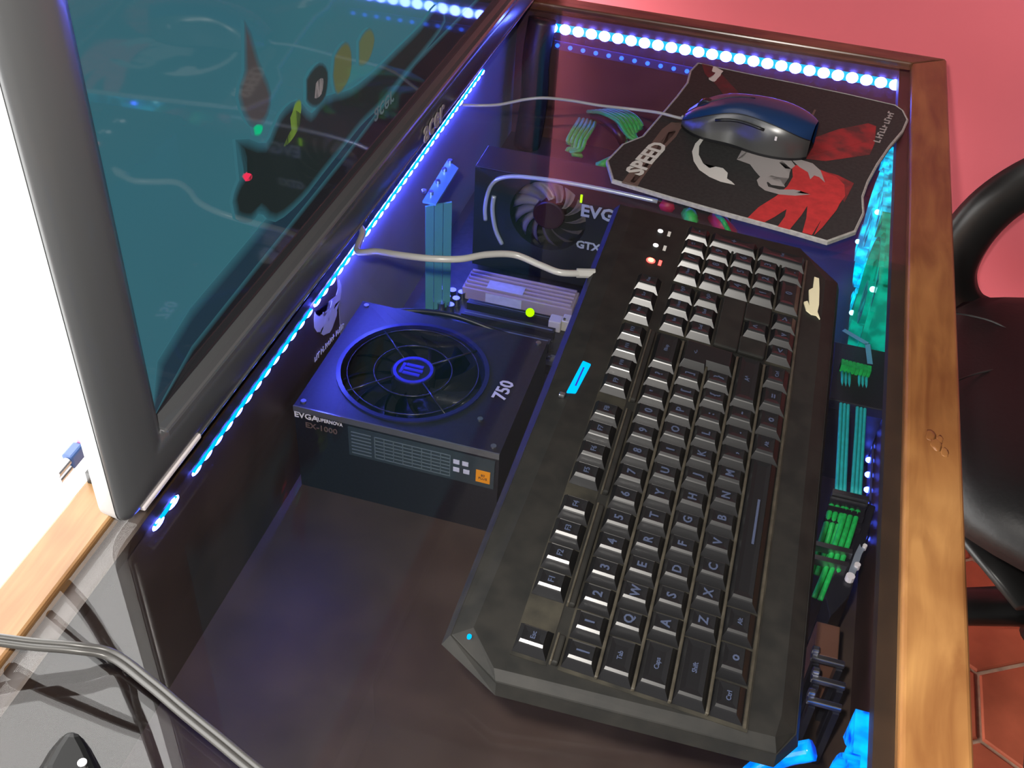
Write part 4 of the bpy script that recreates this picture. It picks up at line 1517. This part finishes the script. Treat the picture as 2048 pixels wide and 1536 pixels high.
# twin lead over the back rail, across the glass
tw = thing('twin_lead', 'grey twin power cord lying across the back rail and the glass', 'cable', at(220, 1310, 0))
tp = [at(-150, 1262, 0.03), at(-40, 1275, 0.022), at(60, 1288, 0.016), at(150, 1296, 0.012), at(225, 1311, 0.006), at(300, 1366, 0.004), at(370, 1425, 0.004), at(440, 1482, 0.004), at(520, 1548, 0.004), at(640, 1640, 0.004)]
for k in (-1, 1):
    pts = catmull(tp, 8)
    q = []
    for i, p_ in enumerate(pts):
        d = (pts[min(i + 1, len(pts) - 1)] - pts[max(i - 1, 0)]).normalized().cross(Vector((0, 0, 1))).normalized()
        q.append(p_ + d * k * 0.0017)
    obj('conductor', tube(bmesh.new(), q, 0.0019, 8), 'cable_grey', tw, smooth=True, origin=tw.location)


# dark leads hanging behind the desk (they show as reflections in the glass)
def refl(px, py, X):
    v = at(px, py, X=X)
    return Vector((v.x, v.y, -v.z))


# ------------------------------------------------------------------ monitor
MX, MY = -0.340, 0.020
mon = thing('monitor', 'large black flat screen standing along the back of the desk', 'monitor', (MX, MY, 0.0), (0, 0, math.radians(-0.9)))
MW, MH, MZ0 = 0.985, 0.575, 0.009
BL, BB = 0.049, 0.042
# frame: front ring lofted with rounded outer edge; local x forward, y along, z up
prof_out = [(-0.062, 0.0015), (-0.012, 0.0), (-0.004, 0.0012), (0.0, 0.005)]   # (x, inset)
bm = bmesh.new()


def rr(ins, rad, n=5):
    """rounded rectangle loop (y,z)"""
    y0_, y1_, z0_, z1_ = ins, MW - ins, MZ0 + ins, MZ0 + MH - ins
    pts = []
    for cy, cz, a0 in ((y1_ - rad, z1_ - rad, 0), (y0_ + rad, z1_ - rad, 90), (y0_ + rad, z0_ + rad, 180), (y1_ - rad, z0_ + rad, 270)):
        for k in range(n + 1):
            a = math.radians(a0 + 90 * k / n)
            pts.append((cy + rad * math.cos(a), cz + rad * math.sin(a)))
    return pts


loops = []
specs = [(-0.010, 0.0006, 0.012), (-0.0075, 0.0002, 0.012), (-0.0058, 0.0010, 0.012), (-0.0030, 0.0045, 0.011), (-0.0005, 0.012, 0.009), (0.0010, 0.021, 0.006), (0.0014, 0.030, 0.004), (0.0010, 0.037, 0.003)]
for x, ins, rad in specs:
    loops.append([bm.verts.new((x, y, z)) for y, z in rr(ins, max(rad, 0.002))])
# inner edge of the frame: rectangle round the screen
inner = rr(0, 0.002)
y0_, y1_, z0_, z1_ = BL, MW - BL, MZ0 + BB, MZ0 + MH - BL


def rr2(y0_, y1_, z0_, z1_, rad, n=5):
    pts = []
    for cy, cz, a0 in ((y1_ - rad, z1_ - rad, 0), (y0_ + rad, z1_ - rad, 90), (y0_ + rad, z0_ + rad, 180), (y1_ - rad, z0_ + rad, 270)):
        for k in range(n + 1):
            a = math.radians(a0 + 90 * k / n)
            pts.append((cy + rad * math.cos(a), cz + rad * math.sin(a)))
    return pts


loops.append([bm.verts.new((-0.0035, y, z)) for y, z in rr2(y0_ - 0.003, y1_ + 0.003, z0_ - 0.004, z1_ + 0.003, 0.002)])
loops.append([bm.verts.new((-0.0105, y, z)) for y, z in rr2(y0_, y1_, z0_, z1_, 0.001)])
for a, b in zip(loops[:-1], loops[1:]):
    nn = len(a)
    for i in range(nn):
        j = (i + 1) % nn
        bm.faces.new((a[i], a[j], b[j], b[i]))
obj('bezel', bm, 'bezel', mon, smooth=True)
# back housing, pale
bm = bmesh.new()
lp = []
for x, ins, rad in ((-0.009, 0.0, 0.012), (-0.020, 0.001, 0.012), (-0.029, 0.02, 0.015), (-0.046, 0.1, 0.03), (-0.07, 0.18, 0.03)):
    lp.append([bm.verts.new((x, y, z)) for y, z in rr(ins, rad)])
for a, b in zip(lp[:-1], lp[1:]):
    nn = len(a)
    for i in range(nn):
        j = (i + 1) % nn
        bm.faces.new((a[i], a[j], b[j], b[i]))
bm.faces.new(lp[-1])
o = obj('back_housing', bm, 'bezel_side', mon, smooth=True); o['label'] = 'pale grey back housing'
# lower lip below the screen and the bright trim on the bottom edge
obj('lower_lip', bx(-0.009, 0.0012, BL - 0.003, MW - BL + 0.003, MZ0 + BB - 0.012, MZ0 + BB - 0.003), 'bezel_lip', mon, bevel=0.002)
obj('bottom_trim', bx(-0.008, -0.0026, 0.016, MW - 0.016, MZ0 + 0.001, MZ0 + 0.0036), 'bezel_lip', mon, bevel=0.0008)
obj('bottom_trim', bx(-0.008, -0.0018, 0.016, 0.082, MZ0 + 0.0008, MZ0 + 0.0042), 'trim_white', mon, bevel=0.0008)
obj('foot', bx(-0.05, -0.0095, 0.03, MW - 0.03, RT + 0.0002, MZ0 + 0.003), 'black_plastic', mon)  # foot stretched to full length to block window light under the screen
text('logo', 'acer', 0.030, (0.0022, 0.514 - MY, 0.0275), (0, 1, 0), (0, 0, 1), 'print_grey', mon, bold=0.02, depth=0.001, sx=1.0)
# screen
m = bpy.data.materials.new('screen')
m.use_nodes = True
nt = m.node_tree
b = nt.nodes['Principled BSDF']
b.inputs['Base Color'].default_value = (0.004, 0.006, 0.007, 1)
b.inputs['Roughness'].default_value = 0.04
tc = nt.nodes.new('ShaderNodeTexCoord'); nz = nt.nodes.new('ShaderNodeTexNoise'); nz.inputs['Scale'].default_value = 4
nt.links.new(tc.outputs['Object'], nz.inputs['Vector'])
mx = nt.nodes.new('ShaderNodeMix'); mx.data_type = 'RGBA'
nt.links.new(nz.outputs[0], mx.inputs[0])
mx.inputs[6].default_value = (0.034, 0.115, 0.16, 1)
mx.inputs[7].default_value = (0.04, 0.16, 0.19, 1)
nt.links.new(mx.outputs[2], b.inputs['Emission Color'])
b.inputs['Emission Strength'].default_value = 0.85
M['screen'] = m
o = obj('screen', bx(-0.014, -0.0098, y0_ - 0.002, y1_ + 0.002, z0_ - 0.002, z1_ + 0.002), 'screen', mon)
o['label'] = 'glossy teal screen'
scr_o = o


def glow_mat(name, col, s=1.0):
    mm = mat(name, (0.004, 0.004, 0.004), 0.05, emis=col, es=s)
    return mm


glow_mat('img_pale', (0.07, 0.085, 0.1))  # glow colour for the painted reflection of the logo
Mi = mon.matrix_basis.inverted() if False else (Matrix.Translation((MX, MY, 0)) @ Matrix.Rotation(math.radians(-0.9), 4, 'Z')).inverted()
SXW = -0.0096
mwm = Mi.inverted()
sn = (mwm.to_3x3() @ Vector((1, 0, 0)))
sp0 = mwm @ Vector((SXW, 0, 0))


def spix(px, py, lift=0.0, clamp=True):
    d = RM @ Vector(((px - 1024) / FPX, (768 - py) / FPX, -1))
    t = (sp0 - CAM_P).dot(sn) / d.dot(sn)
    v = Mi @ (CAM_P + d * t)
    if not clamp:
        return Vector((SXW + lift, v.y, v.z))
    return Vector((SXW + lift, max(y0_, min(y1_, v.y)), max(z0_, min(z1_, v.z))))


def img(name, pix, m_, lift=0.0):
    return decal(name, [spix(px, py, lift) for px, py in pix], (1, 0, 0), m_, scr_o, thick=0.00008)


TEAL = (0.028, 0.104, 0.133)


def soft(pix, col, w=10, steps=9, lift=0.0001, smooth=True):
    """picture patch on the screen whose rim fades into the teal ground"""
    pts = [(spix(px, py, 0, False).y, spix(px, py, 0, False).z) for px, py in pix]
    if smooth:
        n_ = len(pts)
        loop = catmull([Vector((*pts[i % n_], 0)) for i in range(-1, n_ + 2)], 3)[3:-6]
        pts = [(v.x, v.y) for v in loop]
    cy_ = sum(a for a, b in pts) / len(pts); cz_ = sum(b for a, b in pts) / len(pts)
    for k in range(steps):
        f = (k + 1) / steps
        c = tuple(TEAL[i] * (1 - f) + col[i] * f for i in range(3))
        nm = 'img_%.3f_%.3f_%.3f' % c
        glow_mat(nm, c)
        q = inset(pts, (k - steps * 0.65) * w * 0.0007 / steps * 4 * 0.25)
        decal('picture', [Vector((SXW + lift + k * 0.00002, max(y0_, min(y1_, a)), max(z0_, min(z1_, b)))) for a, b in q], (1, 0, 0), nm, scr_o, thick=0.00001)


soft([(300, 900), (520, 660), (790, 330), (1005, 66), (1040, -10), (900, -10), (800, 118), (640, 326), (500, 495), (385, 632), (325, 730)], (0.012, 0.030, 0.048), 14, 9, 0.0001, False)  # dark band painted as the bezel mirrored in the screen
soft([(300, 900), (520, 660), (790, 330), (1005, 66), (1040, -8), (965, -8), (830, 130), (680, 330), (500, 555), (385, 700), (330, 800)], (0.010, 0.010, 0.012), 8, 6, 0.0004, False)  # darker inner part of the painted bezel reflection
soft([(470, 400), (480, 370), (505, 330), (480, 290), (530, 300), (560, 240), (590, 215), (620, 240), (650, 205), (700, 190), (750, 150), (790, 110), (840, 60), (870, 20), (885, 40), (850, 90), (800, 150), (760, 200), (720, 240), (680, 290), (640, 340), (600, 390), (550, 430), (520, 410), (500, 430), (475, 425)], (0.012, 0.018, 0.018), 10, 8, 0.0008)
soft([(490, 60), (512, 130), (535, 190), (525, 235), (500, 240), (480, 190), (492, 140)], (0.055, 0.05, 0.052), 8, 8, 0.0008)
soft([(612, 160), (636, 130), (652, 145), (648, 190), (630, 210), (612, 198)], (0.02, 0.03, 0.03), 4, 8, 0.0008)
soft([(629, 165), (644, 155), (641, 188), (626, 197)], (0.22, 0.19, 0.19), 3, 8, 0.0008)
soft([(668, 115), (688, 88), (699, 105), (697, 150), (674, 185), (665, 150)], (0.085, 0.10, 0.045), 4, 8, 0.0008)
soft([(717, 85), (736, 60), (746, 80), (735, 118), (717, 126)], (0.085, 0.11, 0.055), 4, 8, 0.0008)
soft([(588, 208), (599, 205), (597, 250), (580, 282), (564, 294), (572, 272), (582, 252), (577, 235)], (0.12, 0.20, 0.03), 3, 8, 0.0008)
soft([(484, 352), (492, 344), (502, 348), (500, 360), (488, 363)], (0.85, 0.03, 0.09), 3, 8, 0.0008)
soft([(506, 256), (513, 250), (522, 254), (518, 266), (508, 267)], (0.0, 0.45, 0.2), 3, 8, 0.0008)
a_, b_2 = spix(742, 245), spix(790, 185)
text('picture', 'acer', 0.024, (a_ + b_2) / 2 + Vector((0.0009, 0, 0)), (0, 1, 0), (0, 0, -1), 'img_pale', scr_o)  # mirrored logo painted on as its reflection

# video plug and leads behind the near edge of the monitor
vp = thing('video_plug', 'blue and metal cable plug behind the near edge of the screen', 'plug', at(152, 925, 0.004))
vp.scale = (0.75, 0.75, 0.75)
VO = vp.location
bm = bx(-0.006, 0.004, -0.008, 0.010, 0.0, 0.014)
obj('shell', bm, 'blue_shell', vp, bevel=0.002)
obj('cover', bx(-0.004, 0.006, 0.010, 0.022, 0.0, 0.016), 'pink_shell', vp, bevel=0.002)
for k in (-1, 1):
    obj('thumbscrew', cyl(bmesh.new(), (0.0, -0.024, 0.006 + k * 0.0035), 0.0036, 0.016, axis='y', seg=14), 'steel', vp, bevel=0.0006)

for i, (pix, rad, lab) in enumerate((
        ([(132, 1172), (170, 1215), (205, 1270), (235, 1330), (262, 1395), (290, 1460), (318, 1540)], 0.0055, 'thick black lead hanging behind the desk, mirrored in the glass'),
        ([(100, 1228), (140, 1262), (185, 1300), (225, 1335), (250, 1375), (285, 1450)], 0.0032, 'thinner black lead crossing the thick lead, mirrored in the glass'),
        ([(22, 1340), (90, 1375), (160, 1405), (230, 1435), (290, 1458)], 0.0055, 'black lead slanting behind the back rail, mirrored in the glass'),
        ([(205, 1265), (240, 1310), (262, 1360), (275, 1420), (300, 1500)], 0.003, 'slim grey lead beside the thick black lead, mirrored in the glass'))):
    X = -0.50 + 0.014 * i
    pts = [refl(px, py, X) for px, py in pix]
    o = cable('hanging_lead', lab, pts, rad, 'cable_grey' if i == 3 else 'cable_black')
sp_t = thing('small_speaker', 'small glossy black speaker sitting on the glass near the power cord', 'speaker', at(150, 1520, 0))
so_ = [at(px, py, 0) for px, py in ((70, 1545), (95, 1505), (128, 1468), (160, 1470), (185, 1500), (212, 1548), (235, 1600), (60, 1640))]
so_t = [at(px, py, 0.012) for px, py in ((92, 1530), (112, 1492), (132, 1462), (158, 1464), (172, 1490), (192, 1535), (205, 1590), (85, 1610))]
bm = prism(bmesh.new(), [(p.x, p.y) for p in so_], 0.0, 0.012, [(p.x, p.y) for p in so_t])
obj('body', bm, 'speaker_black', sp_t, origin=sp_t.location, bevel=0.003)
c = at(165, 1527, 0.0122)
obj('power_button', cyl(bmesh.new(), (c.x, c.y, 0.0118), 0.0022, 0.0014, seg=14), 'silver', sp_t, origin=sp_t.location)  # silver disc put in for a small highlight on the body

# ------------------------------------------------------------------ office chair
ch = thing('office_chair', 'black leather office chair with curved armrests beside the desk', 'chair', (0.46, 0.69, FLZ))
CO = ch.location
co = lambda n, b_, m_, **k: obj(n, b_, m_, ch, origin=CO, **k)


def cushion(x0, x1, y0, y1, z0, z1, puff=0.02, sqf=0.22, n=14):
    bm = bmesh.new()
    vv = [[None] * (n + 1) for _ in range(n + 1)]
    lo = [[None] * (n + 1) for _ in range(n + 1)]
    for i in range(n + 1):
        for j in range(n + 1):
            s, t = i / n * 2 - 1, j / n * 2 - 1
            # squircle mapping
            xx = s * math.sqrt(max(0, 1 - sqf * t * t)); yy = t * math.sqrt(max(0, 1 - sqf * s * s))
            e = max(abs(s), abs(t))
            f = 1 - e ** 6
            zt = z1 + puff * (1 - s * s) * (1 - t * t) - 0.03 * (1 - f)
            X_, Y_ = (x0 + x1) / 2 + xx * (x1 - x0) / 2, (y0 + y1) / 2 + yy * (y1 - y0) / 2
            vv[i][j] = bm.verts.new((X_, Y_, zt))
            lo[i][j] = bm.verts.new((X_, Y_, z0 + 0.015 * (1 - f)))
    for i in range(n):
        for j in range(n):
            bm.faces.new((vv[i][j], vv[i + 1][j], vv[i + 1][j + 1], vv[i][j + 1]))
            bm.faces.new((lo[i][j], lo[i][j + 1], lo[i + 1][j + 1], lo[i + 1][j]))
    edge = [(i, 0) for i in range(n)] + [(n, j) for j in range(n)] + [(i, n) for i in range(n, 0, -1)] + [(0, j) for j in range(n, 0, -1)]
    for a, b in zip(edge, edge[1:] + edge[:1]):
        bm.faces.new((vv[a[0]][a[1]], lo[a[0]][a[1]], lo[b[0]][b[1]], vv[b[0]][b[1]]))
    return bm


SZ = -0.262
co('seat', cushion(0.175, 0.67, 0.455, 0.945, SZ - 0.07, SZ, 0.018, 0.4), 'leather', smooth=True)


def seam(pix):
    pts = catmull([at(px, py, SZ + 0.004) for px, py in pix], 6)
    return co('seam', tube(bmesh.new(), pts, 0.0012, 6), 'seam', smooth=True)


seam([(1905, 625), (1945, 632), (1990, 645), (2035, 672), (2090, 720)])
seam([(1905, 765), (1950, 748), (2000, 738), (2060, 735)])
bk = cushion(-0.30, 0.30, -0.20, 0.20, -0.05, 0.0, 0.02)
xf(bk, Matrix.Translation((0.70, 0.69, 0.06)) @ Matrix.Rotation(math.radians(-82), 4, 'Y'))
co('backrest', bk, 'leather', smooth=True)
for yy, dx in ((0.935, 0.0), (0.43, 0.11)):
    pts = catmull([(0.31 + dx, yy, -0.345), (0.245 + dx, yy, -0.33), (0.215 + dx, yy, -0.285), (0.217 + dx, yy, -0.225), (0.240 + dx, yy, -0.168), (0.285 + dx, yy, -0.12), (0.35 + dx, yy, -0.09), (0.45 + dx, yy, -0.075), (0.60, yy, -0.08), (0.68, yy, -0.11)], 6)
    co('armrest', tube(bmesh.new(), pts, 0.031, 12, 0.55, Vector((0, 1, 0))), 'chair_plastic', smooth=True)
co('gas_column', cyl(bmesh.new(), (0.455, 0.755, FLZ + 0.06), 0.028, 0.38, seg=20), 'chair_plastic')
co('mechanism', bx(0.36, 0.56, 0.62, 0.82, SZ - 0.12, SZ - 0.065), 'chair_plastic', bevel=0.01)
for k in range(5):
    a = math.radians(120 + 72 * k)
    d = Vector((math.cos(a), math.sin(a), 0))
    p0 = Vector((0.455, 0.755, FLZ + 0.125))
    p1 = p0 + d * 0.28 + Vector((0, 0, -0.045))
    bm = tube(bmesh.new(), [p0, p0.lerp(p1, 0.5), p1], [0.032, 0.027, 0.02], 10, 0.7)
    co('base_leg', bm, 'chair_plastic', smooth=True)
    bm = bmesh.new()
    for s in (-1, 1):
        side_ = Vector((-d.y, d.x, 0))
        c = p1 + side_ * s * 0.012
        b2 = cyl(bmesh.new(), (0, 0, -0.009), 0.027, 0.018, seg=18)
        xf(b2, frame_mat((c.x, c.y, FLZ + 0.0275), d, (0, 0, 1)))
        me_ = bpy.data.meshes.new('x'); b2.to_mesh(me_); b2.free(); bm.from_mesh(me_)
    co('caster', bm, 'chair_plastic', bevel=0.003)
a_, b_2 = at(1890, 985, -0.42), at(2075, 1205, -0.42)
co('armrest_bracket', tube(bmesh.new(), [a_, a_.lerp(b_2, 0.5), b_2], 0.030, 10, 0.3), 'chair_plastic', smooth=True)
